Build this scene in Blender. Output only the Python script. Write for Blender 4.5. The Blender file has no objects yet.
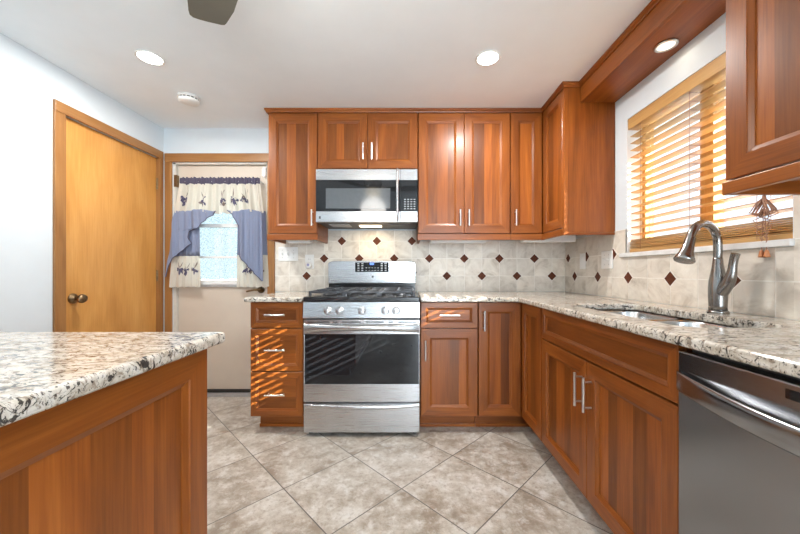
import bpy, bmesh, math, random
from mathutils import Vector, Matrix
from mathutils.geometry import tessellate_polygon
random.seed(7)
PI = math.pi
sc = bpy.context.scene
COL = sc.collection

# ------------------------------------------------------------------ camera
H = 1.05
F = 327.0
cam_d = bpy.data.cameras.new('camera')
cam = bpy.data.objects.new('camera', cam_d)
COL.objects.link(cam)
cam.location = (0, 0, H)
cam.rotation_euler = (PI / 2, 0, 0)
cam_d.sensor_width = 36
cam_d.lens = 36 * F / 800
cam_d.shift_x = -8 / 800
cam_d.shift_y = 5 / 800
cam_d.clip_start = 0.02
sc.camera = cam

# ------------------------------------------------------------------ light and exposure
sc.view_settings.view_transform = 'Standard'
sc.view_settings.look = 'None'
sc.view_settings.gamma = 1
sc.view_settings.use_curve_mapping = False
sc.view_settings.exposure = 0.55
sc.cycles.use_denoising = True
sc.cycles.use_light_tree = False
sc.cycles.max_bounces = 10
sc.cycles.diffuse_bounces = 5
sc.cycles.glossy_bounces = 5
sc.cycles.transparent_max_bounces = 12
sc.cycles.sample_clamp_indirect = 6
sc.cycles.caustics_reflective = False
sc.cycles.caustics_refractive = False

world = bpy.data.worlds.new('world')
sc.world = world
world.use_nodes = True
wn = world.node_tree
wn.nodes['Background'].inputs[0].default_value = (0.86, 0.94, 1.0, 1)
wn.nodes['Background'].inputs[1].default_value = 1.15

SUN_DIR = Vector((-1.0, 0.365, -0.463)).normalized()
sd = bpy.data.lights.new('sun', 'SUN')
sun = bpy.data.objects.new('sun', sd)
COL.objects.link(sun)
sun.location = (5, 0, 5)
sun.rotation_euler = SUN_DIR.to_track_quat('-Z', 'Y').to_euler()
sd.energy = 30.0
sd.angle = math.radians(0.2)
sd.color = (1.0, 0.93, 0.82)

def area(name, loc, direction, sx, sy, power, color):
    d = bpy.data.lights.new(name, 'AREA')
    o = bpy.data.objects.new(name, d)
    COL.objects.link(o)
    o.location = loc
    o.rotation_euler = Vector(direction).to_track_quat('-Z', 'Z').to_euler()
    d.shape = 'RECTANGLE'
    d.size = sx
    d.size_y = sy
    d.energy = power
    d.color = color
    return o

# daylight through the glazed patio opening in the rear wall and through the kitchen window
area('daylight_rear', (0.7, -3.1, 1.08), (0, 1, 0), 1.1, 2.0, 100, (0.80, 0.91, 1.0))
area('daylight_window', (1.62, 1.555, 1.57), (-1, 0, 0), 0.84, 0.8, 5, (0.92, 0.96, 1.0))

# ------------------------------------------------------------------ materials
def new_mat(name):
    m = bpy.data.materials.new(name)
    m.use_nodes = True
    nt = m.node_tree
    return m, nt, nt.nodes['Principled BSDF'], nt.nodes.new, nt.links.new

def mat_simple(name, col, rough=0.5, metal=0.0, noise=0.0, scale=40, emit=None, estr=0, bump=0.0, coat=0.0, spec=0.5):
    m, nt, b, N, L = new_mat(name)
    b.inputs['Base Color'].default_value = (*col, 1)
    b.inputs['Roughness'].default_value = rough
    b.inputs['Metallic'].default_value = metal
    b.inputs['Coat Weight'].default_value = coat
    b.inputs['Specular IOR Level'].default_value = spec
    tc = N('ShaderNodeTexCoord')
    nz = N('ShaderNodeTexNoise')
    nz.inputs['Scale'].default_value = scale
    nz.inputs['Detail'].default_value = 4
    L(tc.outputs['Object'], nz.inputs['Vector'])
    if noise:
        rp = N('ShaderNodeValToRGB')
        rp.color_ramp.elements[0].position = 0.3
        rp.color_ramp.elements[1].position = 0.7
        rp.color_ramp.elements[0].color = (*[c * (1 - noise) for c in col], 1)
        rp.color_ramp.elements[1].color = (*[min(1, c * (1 + noise)) for c in col], 1)
        L(nz.outputs['Fac'], rp.inputs['Fac'])
        L(rp.outputs['Color'], b.inputs['Base Color'])
    if bump:
        bp = N('ShaderNodeBump')
        bp.inputs['Strength'].default_value = bump
        bp.inputs['Distance'].default_value = 0.002
        L(nz.outputs['Fac'], bp.inputs['Height'])
        L(bp.outputs['Normal'], b.inputs['Normal'])
    if emit:
        b.inputs['Emission Color'].default_value = (*emit, 1)
        b.inputs['Emission Strength'].default_value = estr
    return m

def mat_wood(name, dark, mid, light, rough=0.33, coat=0.2, fig=1.0):
    m, nt, b, N, L = new_mat(name)
    uv = N('ShaderNodeUVMap')
    uv.uv_map = 'UVMap'
    def noise(sx, sy, detail, dist):
        mp = N('ShaderNodeMapping')
        mp.inputs['Scale'].default_value = (sx, sy, 1)
        nz = N('ShaderNodeTexNoise')
        nz.inputs['Scale'].default_value = 1
        nz.inputs['Detail'].default_value = detail
        nz.inputs['Distortion'].default_value = dist
        L(uv.outputs['UV'], mp.inputs['Vector'])
        L(mp.outputs['Vector'], nz.inputs['Vector'])
        return nz.outputs['Fac']
    a = noise(13 * fig, 1.3, 4, 0.9)
    f = noise(170, 5, 3, 0.2)
    mx = N('ShaderNodeMath')
    mx.operation = 'MULTIPLY_ADD'
    mx.inputs[1].default_value = 0.35
    L(f, mx.inputs[0])
    sc2 = N('ShaderNodeMath')
    sc2.operation = 'MULTIPLY'
    sc2.inputs[1].default_value = 0.65
    L(a, sc2.inputs[0])
    L(sc2.outputs[0], mx.inputs[2])
    rp = N('ShaderNodeValToRGB')
    cr = rp.color_ramp
    cr.elements[0].position = 0.32
    cr.elements[0].color = (*dark, 1)
    cr.elements[1].position = 0.68
    cr.elements[1].color = (*light, 1)
    e = cr.elements.new(0.5)
    e.color = (*mid, 1)
    L(mx.outputs[0], rp.inputs['Fac'])
    at = N('ShaderNodeAttribute')
    at.attribute_name = 'tone'
    ad = N('ShaderNodeMath')
    ad.operation = 'ADD'
    ad.inputs[1].default_value = 1.0
    L(at.outputs['Fac'], ad.inputs[0])
    vm = N('ShaderNodeVectorMath')
    vm.operation = 'SCALE'
    L(rp.outputs['Color'], vm.inputs[0])
    L(ad.outputs[0], vm.inputs['Scale'])
    L(vm.outputs[0], b.inputs['Base Color'])
    bp = N('ShaderNodeBump')
    bp.inputs['Strength'].default_value = 0.06
    bp.inputs['Distance'].default_value = 0.001
    L(f, bp.inputs['Height'])
    L(bp.outputs['Normal'], b.inputs['Normal'])
    b.inputs['Roughness'].default_value = rough
    b.inputs['Coat Weight'].default_value = coat
    b.inputs['Specular IOR Level'].default_value = 0.36
    b.inputs['Coat Roughness'].default_value = 0.18
    return m

def mat_granite():
    m, nt, b, N, L = new_mat('granite')
    tc = N('ShaderNodeTexCoord')
    mp = N('ShaderNodeMapping')
    mp.inputs['Rotation'].default_value = (0.3, 0.2, 0.5)
    mp.inputs['Scale'].default_value = (1, 1.9, 1.5)
    L(tc.outputs['Object'], mp.inputs['Vector'])
    def nz(scale, detail, rough, dist):
        n = N('ShaderNodeTexNoise')
        n.inputs['Scale'].default_value = scale
        n.inputs['Detail'].default_value = detail
        n.inputs['Roughness'].default_value = rough
        n.inputs['Distortion'].default_value = dist
        L(mp.outputs['Vector'], n.inputs['Vector'])
        return n.outputs['Fac']
    def ramp(src, stops):
        r = N('ShaderNodeValToRGB')
        cr = r.color_ramp
        while len(cr.elements) < len(stops):
            cr.elements.new(0.5)
        for el, (p, c) in zip(cr.elements, stops):
            el.position = p
            el.color = (*c, 1)
        L(src, r.inputs['Fac'])
        return r.outputs['Color']
    base = ramp(nz(16, 5, 0.6, 0.8), [(0.30, (0.42, 0.36, 0.29)), (0.44, (0.60, 0.545, 0.46)), (0.58, (0.74, 0.70, 0.63)), (0.75, (0.52, 0.50, 0.48))])
    def over(bottom, src, stops, col):
        k = ramp(src, stops)
        mx = N('ShaderNodeMix')
        mx.data_type = 'RGBA'
        L(k, mx.inputs[0])
        L(bottom, mx.inputs[6])
        mx.inputs[7].default_value = (*col, 1)
        return mx.outputs[2]
    W, K = (1, 1, 1), (0, 0, 0)
    c = over(base, nz(34, 6, 0.65, 1.2), [(0.535, K), (0.61, (0.8,) * 3)], (0.25, 0.19, 0.14))
    c = over(c, nz(26, 6, 0.7, 1.8), [(0.555, K), (0.595, (0.95,) * 3)], (0.03, 0.028, 0.027))
    c = over(c, nz(75, 4, 0.6, 0.6), [(0.59, K), (0.63, (0.9,) * 3)], (0.05, 0.04, 0.035))
    L(c, b.inputs['Base Color'])
    b.inputs['Roughness'].default_value = 0.12
    b.inputs['Specular IOR Level'].default_value = 0.4
    return m

def mat_floor():
    m, nt, b, N, L = new_mat('floor_tile')
    tc = N('ShaderNodeTexCoord')
    mp = N('ShaderNodeMapping')
    mp.vector_type = 'TEXTURE'
    mp.inputs['Location'].default_value = (-0.031, 1.5845, 0)
    mp.inputs['Rotation'].default_value = (0, 0, PI / 4)
    L(tc.outputs['Object'], mp.inputs['Vector'])
    br = N('ShaderNodeTexBrick')
    br.offset = 0
    br.squash = 1
    br.inputs['Scale'].default_value = 1
    br.inputs['Brick Width'].default_value = 0.404
    br.inputs['Row Height'].default_value = 0.404
    br.inputs['Mortar Size'].default_value = 0.0028
    br.inputs['Mortar Smooth'].default_value = 0.2
    br.inputs['Color1'].default_value = (0, 0, 0, 1)
    br.inputs['Color2'].default_value = (1, 1, 1, 1)
    br.inputs['Mortar'].default_value = (0.5, 0.5, 0.5, 1)
    L(mp.outputs['Vector'], br.inputs['Vector'])
    sh = N('ShaderNodeVectorMath')
    sh.operation = 'MULTIPLY_ADD'
    sh.inputs[1].default_value = (7, 3, 5)
    L(br.outputs['Color'], sh.inputs[0])
    L(tc.outputs['Object'], sh.inputs[2])
    def nz(scale, detail, rough, dist, lo, hi, c0, c1, cm=None):
        n = N('ShaderNodeTexNoise')
        n.inputs['Scale'].default_value = scale
        n.inputs['Detail'].default_value = detail
        n.inputs['Roughness'].default_value = rough
        n.inputs['Distortion'].default_value = dist
        L(sh.outputs[0], n.inputs['Vector'])
        r = N('ShaderNodeValToRGB')
        r.color_ramp.elements[0].position = lo
        r.color_ramp.elements[1].position = hi
        r.color_ramp.elements[0].color = (*c0, 1)
        r.color_ramp.elements[1].color = (*c1, 1)
        if cm:
            e = r.color_ramp.elements.new((lo + hi) / 2)
            e.color = (*cm, 1)
        L(n.outputs['Fac'], r.inputs['Fac'])
        return r.outputs['Color'], n.outputs['Fac']
    c1, _ = nz(5.0, 10, 0.74, 0.15, 0.37, 0.62, (0.30, 0.245, 0.19), (0.64, 0.605, 0.55), (0.49, 0.44, 0.375))
    c2, f2 = nz(42, 8, 0.75, 0.1, 0.50, 0.66, (0, 0, 0), (0.75,) * 3)
    mx = N('ShaderNodeMix')
    mx.data_type = 'RGBA'
    L(c2, mx.inputs[0])
    L(c1, mx.inputs[6])
    mx.inputs[7].default_value = (0.31, 0.25, 0.19, 1)
    c3, _ = nz(20, 8, 0.75, 0.1, 0.52, 0.66, (0, 0, 0), (0.7,) * 3)
    mx3 = N('ShaderNodeMix')
    mx3.data_type = 'RGBA'
    L(c3, mx3.inputs[0])
    L(mx.outputs[2], mx3.inputs[6])
    mx3.inputs[7].default_value = (0.70, 0.685, 0.655, 1)
    mg = N('ShaderNodeMix')
    mg.data_type = 'RGBA'
    L(br.outputs['Fac'], mg.inputs[0])
    L(mx3.outputs[2], mg.inputs[6])
    mg.inputs[7].default_value = (0.16, 0.145, 0.13, 1)
    L(mg.outputs[2], b.inputs['Base Color'])
    b.inputs['Roughness'].default_value = 0.34
    bp = N('ShaderNodeBump')
    bp.inputs['Strength'].default_value = 0.5
    bp.inputs['Distance'].default_value = 0.002
    bp.invert = True
    L(br.outputs['Fac'], bp.inputs['Height'])
    bp2 = N('ShaderNodeBump')
    bp2.inputs['Strength'].default_value = 0.12
    bp2.inputs['Distance'].default_value = 0.002
    L(f2, bp2.inputs['Height'])
    L(bp.outputs['Normal'], bp2.inputs['Normal'])
    L(bp2.outputs['Normal'], b.inputs['Normal'])
    return m

def mat_walltile():
    m, nt, b, N, L = new_mat('travertine_wall_tile')
    uv = N('ShaderNodeUVMap')
    uv.uv_map = 'UVMap'
    n = N('ShaderNodeTexNoise')
    n.inputs['Scale'].default_value = 9
    n.inputs['Detail'].default_value = 7
    n.inputs['Roughness'].default_value = 0.65
    n.inputs['Distortion'].default_value = 0.8
    L(uv.outputs['UV'], n.inputs['Vector'])
    r = N('ShaderNodeValToRGB')
    cr = r.color_ramp
    cr.elements[0].position = 0.3
    cr.elements[0].color = (0.50, 0.44, 0.365, 1)
    cr.elements[1].position = 0.66
    cr.elements[1].color = (0.80, 0.75, 0.67, 1)
    e = cr.elements.new(0.47)
    e.color = (0.69, 0.635, 0.555, 1)
    L(n.outputs['Fac'], r.inputs['Fac'])
    at = N('ShaderNodeAttribute')
    at.attribute_name = 'tone'
    ad = N('ShaderNodeMath')
    ad.inputs[1].default_value = 1.0
    L(at.outputs['Fac'], ad.inputs[0])
    vm = N('ShaderNodeVectorMath')
    vm.operation = 'SCALE'
    L(r.outputs['Color'], vm.inputs[0])
    L(ad.outputs[0], vm.inputs['Scale'])
    L(vm.outputs[0], b.inputs['Base Color'])
    b.inputs['Roughness'].default_value = 0.42
    return m

def mat_steel(name, col=(0.62, 0.62, 0.63), rough=0.27, axis=0):
    m, nt, b, N, L = new_mat(name)
    tc = N('ShaderNodeTexCoord')
    mp = N('ShaderNodeMapping')
    s = [900, 900, 900]
    s[axis] = 6
    mp.inputs['Scale'].default_value = s
    L(tc.outputs['Object'], mp.inputs['Vector'])
    n = N('ShaderNodeTexNoise')
    n.inputs['Scale'].default_value = 1
    n.inputs['Detail'].default_value = 2
    L(mp.outputs['Vector'], n.inputs['Vector'])
    rr = N('ShaderNodeMapRange')
    rr.inputs['To Min'].default_value = rough - 0.02
    rr.inputs['To Max'].default_value = rough + 0.03
    L(n.outputs['Fac'], rr.inputs['Value'])
    L(rr.outputs[0], b.inputs['Roughness'])
    bp = N('ShaderNodeBump')
    bp.inputs['Strength'].default_value = 0.006
    bp.inputs['Distance'].default_value = 0.001
    L(n.outputs['Fac'], bp.inputs['Height'])
    L(bp.outputs['Normal'], b.inputs['Normal'])
    b.inputs['Base Color'].default_value = (*col, 1)
    b.inputs['Metallic'].default_value = 1.0
    return m

def mat_glass(name, tint=(0.93, 0.97, 1.0), gloss=0.08, pattern=False):
    m, nt, b, N, L = new_mat(name)
    nt.nodes.remove(b)
    tr = N('ShaderNodeBsdfTransparent')
    gl = N('ShaderNodeBsdfGlossy')
    gl.inputs['Roughness'].default_value = 0.03
    mx = N('ShaderNodeMixShader')
    mx.inputs[0].default_value = gloss
    tr.inputs[0].default_value = (*tint, 1)
    if pattern:
        tc = N('ShaderNodeTexCoord')
        v = N('ShaderNodeTexNoise')
        v.inputs['Scale'].default_value = 150
        v.inputs['Detail'].default_value = 3
        L(tc.outputs['Object'], v.inputs['Vector'])
        r = N('ShaderNodeValToRGB')
        r.color_ramp.elements[0].position = 0.38
        r.color_ramp.elements[0].color = (0.62, 0.70, 0.72, 1)
        r.color_ramp.elements[1].position = 0.6
        r.color_ramp.elements[1].color = (0.90, 0.97, 0.98, 1)
        L(v.outputs['Fac'], r.inputs['Fac'])
        L(r.outputs['Color'], tr.inputs[0])
    L(tr.outputs[0], mx.inputs[1])
    L(gl.outputs[0], mx.inputs[2])
    L(mx.outputs[0], nt.nodes['Material Output'].inputs[0])
    return m

def mat_fabric(name, col, trans=0.35, noise=0.08):
    m, nt, b, N, L = new_mat(name)
    tc = N('ShaderNodeTexCoord')
    n = N('ShaderNodeTexNoise')
    n.inputs['Scale'].default_value = 300
    L(tc.outputs['Object'], n.inputs['Vector'])
    r = N('ShaderNodeValToRGB')
    r.color_ramp.elements[0].color = (*[c * (1 - noise) for c in col], 1)
    r.color_ramp.elements[1].color = (*[min(1, c * (1 + noise)) for c in col], 1)
    L(n.outputs['Fac'], r.inputs['Fac'])
    L(r.outputs['Color'], b.inputs['Base Color'])
    b.inputs['Roughness'].default_value = 0.85
    b.inputs['Specular IOR Level'].default_value = 0.15
    t = N('ShaderNodeBsdfTranslucent')
    L(r.outputs['Color'], t.inputs[0])
    mx = N('ShaderNodeMixShader')
    mx.inputs[0].default_value = trans
    L(b.outputs[0], mx.inputs[1])
    L(t.outputs[0], mx.inputs[2])
    L(mx.outputs[0], nt.nodes['Material Output'].inputs[0])
    return m

M = {}
M['cherry'] = mat_wood('cherry_wood', (0.155, 0.040, 0.006), (0.245, 0.067, 0.0098), (0.335, 0.102, 0.0165), rough=0.36, coat=0.08)
M['honey'] = mat_wood('honey_door_wood', (0.50, 0.22, 0.050), (0.60, 0.285, 0.072), (0.68, 0.35, 0.105), rough=0.38, coat=0.1, fig=0.6)
M['casing'] = mat_wood('oak_casing_wood', (0.23, 0.098, 0.028), (0.31, 0.142, 0.045), (0.39, 0.19, 0.065), rough=0.4, coat=0.1)
M['blind'] = mat_wood('blind_wood', (0.42, 0.22, 0.075), (0.52, 0.30, 0.11), (0.60, 0.37, 0.15), rough=0.4, coat=0.0)
M['granite'] = mat_granite()
M['floor'] = mat_floor()
M['tile'] = mat_walltile()
M['grout'] = mat_simple('grout', (0.84, 0.81, 0.75), 0.9, noise=0.06, scale=60)
M['diamond'] = mat_simple('brown_tile', (0.105, 0.030, 0.013), 0.6, spec=0.2, noise=0.3, scale=60)
M['wall'] = mat_simple('wall_paint', (0.66, 0.72, 0.76), 0.75, noise=0.015, scale=8, bump=0.04)
M['ceiling'] = mat_simple('ceiling_paint', (0.84, 0.885, 0.915), 0.85, noise=0.015, scale=6, bump=0.04)
M['steel'] = mat_steel('stainless_steel', (0.55, 0.55, 0.56), 0.27, axis=0)
M['steel_dw'] = mat_steel('dishwasher_steel', (0.30, 0.31, 0.325), 0.19, axis=2)
M['steel_sink'] = mat_steel('sink_steel', (0.60, 0.61, 0.62), 0.25, axis=1)
M['nickel'] = mat_simple('brushed_nickel', (0.66, 0.65, 0.63), 0.28, 1.0, noise=0.04, scale=200)
M['dknickel'] = mat_simple('dark_brushed_nickel', (0.29, 0.28, 0.27), 0.24, 1.0, noise=0.05, scale=200)
M['black'] = mat_simple('black_enamel', (0.015, 0.015, 0.017), 0.22, noise=0.1)
M['iron'] = mat_simple('cast_iron', (0.035, 0.038, 0.045), 0.42, noise=0.15, scale=200, bump=0.1)
M['bglass'] = mat_simple('black_glass', (0.012, 0.013, 0.015), 0.04, noise=0.05)
M['mwglass'] = mat_simple('oven_window_mesh', (0.10, 0.11, 0.12), 0.10, noise=0.05)
M['dark'] = mat_simple('dark_gap', (0.02, 0.018, 0.016), 0.7, noise=0.1)
M['grey'] = mat_simple('dark_grey_plastic', (0.09, 0.09, 0.09), 0.5, noise=0.08)
M['ltgrey'] = mat_simple('light_grey_metal', (0.42, 0.42, 0.42), 0.4, 0.6, noise=0.05)
M['white'] = mat_simple('white_plastic', (0.80, 0.80, 0.78), 0.4, noise=0.02)
M['marble'] = mat_simple('white_marble_sill', (0.74, 0.74, 0.73), 0.22, noise=0.12, scale=14)
M['vinyl'] = mat_simple('white_window_paint', (0.80, 0.80, 0.79), 0.45, noise=0.02)
M['beige'] = mat_simple('beige_door_paint', (0.62, 0.54, 0.45), 0.5, noise=0.02, scale=10)
M['strip'] = mat_simple('weather_strip', (0.66, 0.63, 0.57), 0.5, noise=0.03)
M['thresh'] = mat_simple('threshold_metal', (0.55, 0.56, 0.58), 0.35, 0.7, noise=0.08)
M['fan'] = mat_simple('fan_blade_taupe', (0.105, 0.098, 0.078), 0.55, noise=0.06, scale=12)
M['bronze'] = mat_simple('antique_brass', (0.23, 0.16, 0.09), 0.3, 1.0, noise=0.25, scale=80)
M['cord'] = mat_simple('copper_cord', (0.36, 0.19, 0.12), 0.6, noise=0.25, scale=200)
M['tassel'] = mat_simple('tassel_wood', (0.50, 0.19, 0.075), 0.4, noise=0.15, scale=60)
M['cream'] = mat_fabric('cream_fabric', (0.76, 0.71, 0.62), 0.38)
M['blue'] = mat_fabric('blue_grey_fabric', (0.29, 0.33, 0.46), 0.3)
M['ruffle'] = mat_fabric('purple_grey_fabric', (0.105, 0.092, 0.135), 0.12, 0.3)
M['thread'] = mat_fabric('dark_embroidery', (0.11, 0.10, 0.16), 0.1)
M['thread2'] = mat_fabric('brown_embroidery', (0.26, 0.20, 0.17), 0.1)
M['glass'] = mat_glass('window_glass')
M['pglass'] = mat_glass('patterned_glass', pattern=True)
M['bluelight'] = mat_simple('blue_display', (0.02, 0.04, 0.2), 0.3, emit=(0.12, 0.25, 1.0), estr=1.3)
M['lamp'] = mat_simple('lamp_diffuser', (0.9, 0.9, 0.88), 0.4, emit=(1.0, 0.98, 0.94), estr=9)
M['lampsoft'] = mat_simple('soft_lamp_diffuser', (0.8, 0.78, 0.72), 0.4, emit=(1.0, 0.94, 0.85), estr=0.8)
M['lampwarm'] = mat_simple('warm_lamp_diffuser', (0.9, 0.8, 0.6), 0.4, emit=(1.0, 0.80, 0.50), estr=3.5)
M['ground'] = mat_simple('yard_ground', (0.62, 0.64, 0.60), 0.9, noise=0.25, scale=3)

# ------------------------------------------------------------------ mesh builder
class MB:
    def __init__(s):
        s.v, s.f, s.uv, s.t, s.mi, s.sm = [], [], [], [], [], []
        s.off = (0, 0)
        s.tone = 0.0
    def new_piece(s, tone=None, spread=0.08):
        s.off = (random.uniform(0, 9), random.uniform(0, 9))
        s.tone = random.uniform(-spread, spread) if tone is None else tone
    def face(s, pts, grain=2, mi=0, smooth=False):
        i = len(s.v)
        s.v += [tuple(p) for p in pts]
        s.f.append(tuple(range(i, i + len(pts))))
        for p in pts:
            if grain == 2: q = (p[0] + p[1] * 0.7, p[2])
            elif grain == 0: q = (p[2] + p[1] * 0.7, p[0])
            else: q = (p[0] + p[2] * 0.7, p[1])
            s.uv.append((q[0] + s.off[0], q[1] + s.off[1]))
        s.t.append(s.tone); s.mi.append(mi); s.sm.append(smooth)
    def idx(s, pts, faces, grain=2, mi=0, smooth=True):
        i = len(s.v)
        s.v += [tuple(p) for p in pts]
        for f in faces:
            s.f.append(tuple(i + k for k in f))
            for k in f:
                p = pts[k]
                if grain == 2: q = (p[0] + p[1] * 0.7, p[2])
                elif grain == 0: q = (p[2] + p[1] * 0.7, p[0])
                else: q = (p[0] + p[2] * 0.7, p[1])
                s.uv.append((q[0] + s.off[0], q[1] + s.off[1]))
            s.t.append(s.tone); s.mi.append(mi); s.sm.append(smooth)
    def box(s, x0, x1, y0, y1, z0, z1, grain=2, tone=None, mi=0, spread=0.06):
        s.new_piece(tone, spread)
        P = [(x0, y0, z0), (x1, y0, z0), (x1, y1, z0), (x0, y1, z0), (x0, y0, z1), (x1, y0, z1), (x1, y1, z1), (x0, y1, z1)]
        s.idx(P, [(0, 3, 2, 1), (4, 5, 6, 7), (0, 1, 5, 4), (1, 2, 6, 5), (2, 3, 7, 6), (3, 0, 4, 7)], grain, mi, False)
    def prism(s, poly, lo, hi, axis=2, mi=0, grain=2, smooth=False, tone=None):
        """poly: 2D outline; axis 2 -> (x,y) extruded z; axis 1 -> (x,z) extruded y; axis 0 -> (y,z) extruded x"""
        s.new_piece(tone)
        def P(p, h):
            return (p[0], p[1], h) if axis == 2 else (p[0], h, p[1]) if axis == 1 else (h, p[0], p[1])
        n = len(poly)
        pts = [P(p, lo) for p in poly] + [P(p, hi) for p in poly]
        fs = [tuple(range(n - 1, -1, -1)), tuple(range(n, 2 * n))] + [(k, (k + 1) % n, n + (k + 1) % n, n + k) for k in range(n)]
        s.idx(pts, fs, grain, mi, smooth)
    def tube(s, pts, radii, seg=12, mi=0, caps=True, squash=1.0):
        s.new_piece(0)
        pts = [Vector(p) for p in pts]
        if not isinstance(radii, (list, tuple)): radii = [radii] * len(pts)
        n = len(pts)
        t0 = (pts[1] - pts[0]).normalized()
        up = Vector((0, 0, 1)) if abs(t0.z) < 0.9 else Vector((1, 0, 0))
        nx = t0.cross(up).normalized()
        out = []
        for k in range(n):
            t = (pts[min(k + 1, n - 1)] - pts[max(k - 1, 0)]).normalized()
            nx = (nx - t * nx.dot(t)).normalized()
            ny = t.cross(nx)
            for j in range(seg):
                a = 2 * PI * j / seg
                out.append(pts[k] + (nx * math.cos(a) + ny * math.sin(a) * squash) * radii[k])
        fs = []
        for k in range(n - 1):
            for j in range(seg):
                a, b2 = k * seg + j, k * seg + (j + 1) % seg
                fs.append((a, b2, b2 + seg, a + seg))
        s.idx(out, fs, 2, mi, True)
        if caps:
            s.idx(out[:seg], [tuple(range(seg - 1, -1, -1))], 2, mi, False)
            s.idx(out[-seg:], [tuple(range(seg))], 2, mi, False)
    def cyl(s, p0, p1, r0, r1=None, seg=20, mi=0):
        s.tube([p0, p1], [r0, r0 if r1 is None else r1], seg, mi)
    def lathe(s, prof, c, axis='z', seg=28, mi=0):
        s.new_piece(0)
        pts = []
        for r, h in prof:
            for j in range(seg):
                a = 2 * PI * j / seg
                u, w = r * math.cos(a), r * math.sin(a)
                if axis == 'z': p = (c[0] + u, c[1] + w, c[2] + h)
                elif axis == 'y': p = (c[0] + u, c[1] + h, c[2] + w)
                else: p = (c[0] + h, c[1] + u, c[2] + w)
                pts.append(p)
        fs = []
        for k in range(len(prof) - 1):
            for j in range(seg):
                a, b2 = k * seg + j, k * seg + (j + 1) % seg
                fs.append((a, b2, b2 + seg, a + seg))
        if prof[0][0] > 1e-6: fs.append(tuple(range(seg - 1, -1, -1)))
        if prof[-1][0] > 1e-6: fs.append(tuple(range((len(prof) - 1) * seg, len(prof) * seg)))
        s.idx(pts, fs, 2, mi, True)
    def grid(s, fn, nu, nv, mi=0, smooth=True, grain=2):
        s.new_piece(0)
        pts = [fn(i / nu, j / nv) for j in range(nv + 1) for i in range(nu + 1)]
        fs = [(j * (nu + 1) + i, j * (nu + 1) + i + 1, (j + 1) * (nu + 1) + i + 1, (j + 1) * (nu + 1) + i) for j in range(nv) for i in range(nu)]
        s.idx(pts, fs, grain, mi, smooth)
    def build(s, name, mats, parent=None, bevel=0, seg=2, solid=0, weld=False, loc=None, subsurf=0):
        me = bpy.data.meshes.new(name)
        me.from_pydata(s.v, [], s.f)
        uvl = me.uv_layers.new(name='UVMap')
        for k, q in enumerate(s.uv): uvl.data[k].uv = q
        at = me.attributes.new('tone', 'FLOAT', 'FACE')
        for k, t in enumerate(s.t): at.data[k].value = t
        if not isinstance(mats, (list, tuple)): mats = [mats]
        for m in mats: me.materials.append(m)
        for p, mi, sm in zip(me.polygons, s.mi, s.sm):
            p.material_index = mi
            p.use_smooth = sm
        bm = bmesh.new()
        bm.from_mesh(me)
        if weld: bmesh.ops.remove_doubles(bm, verts=bm.verts, dist=1e-5)
        bmesh.ops.recalc_face_normals(bm, faces=bm.faces)
        bm.to_mesh(me)
        bm.free()
        o = bpy.data.objects.new(name, me)
        COL.objects.link(o)
        if parent: o.parent = parent
        if loc: o.location = loc
        if solid:
            md = o.modifiers.new('solidify', 'SOLIDIFY')
            md.thickness = solid
            md.offset = 0
        if bevel:
            md = o.modifiers.new('bevel', 'BEVEL')
            md.width = bevel
            md.segments = seg
            md.limit_method = 'ANGLE'
            md.angle_limit = math.radians(40)
        if subsurf:
            md = o.modifiers.new('subsurf', 'SUBSURF')
            md.levels = md.render_levels = subsurf
        return o

def thing(name, label, cat, loc=(0, 0, 0), rotz=0, group=None):
    o = bpy.data.objects.new(name, None)
    COL.objects.link(o)
    o.location = loc
    o.rotation_euler = (0, 0, rotz)
    o.empty_display_size = 0.05
    return tag(o, label, cat, group)

def tag(o, label, cat, group=None):
    o['label'] = label
    o['category'] = cat
    if group: o['group'] = group
    return o

def struct(o, label=None, cat=None):
    o['kind'] = 'structure'
    if label: o['label'] = label
    if cat: o['category'] = cat
    return o

def part(name, m, parent, fn, **kw):
    mb = MB()
    fn(mb)
    return mb.build(name, m, parent, **kw)

# ------------------------------------------------------------------ dimensions
YB, XR, XL, YR, CZ = 2.76, 1.33, -2.063, -3.0, 2.262
FY, FX = 2.125, 0.737          # front planes of the base doors on the back and the right run
UY, UX = 2.43, 1.0             # front planes of the upper doors
CT, CB = 0.887, 0.857          # countertop top and underside
WY0, WY1, WZ0, WZ1 = 1.125, 1.985, 1.165, 1.975   # kitchen window opening

# ------------------------------------------------------------------ room shell
mb = MB(); mb.box(-2.25, 1.55, -3.2, 2.95, -0.06, 0)
struct(mb.build('floor', M['floor']), 'mottled beige stone tile floor laid diagonally', 'floor')
mb = MB(); mb.box(-2.25, 1.55, -3.2, 2.95, CZ, CZ + 0.08)
struct(mb.build('ceiling', M['ceiling']), 'smooth white ceiling', 'ceiling')
D1 = (1.955, 2.706, 1.996)                   # left door opening y0, y1, top
mb = MB()
mb.box(XL - 0.14, XL, -3.2, D1[0], 0, CZ)
mb.box(XL - 0.14, XL, D1[1], 2.95, 0, CZ)
mb.box(XL - 0.14, XL, D1[0], D1[1], D1[2], CZ)
mb.box(XL - 0.14, XL - 0.1, D1[0], D1[1], 0, D1[2])
struct(mb.build('wall_left', M['wall']), 'pale blue white wall on the left', 'wall')
D2 = (-1.985, -1.182, 1.975)                 # back door opening x0, x1, top
mb = MB()
mb.box(XL, D2[0], YB, YB + 0.15, 0, CZ)
mb.box(D2[1], XR, YB, YB + 0.15, 0, CZ)
mb.box(D2[0], D2[1], YB, YB + 0.15, D2[2], CZ)
struct(mb.build('wall_back', M['wall']), 'white wall behind the range', 'wall')
mb = MB()
mb.box(XR, XR + 0.16, -3.2, WY0, 0, CZ)
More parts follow.
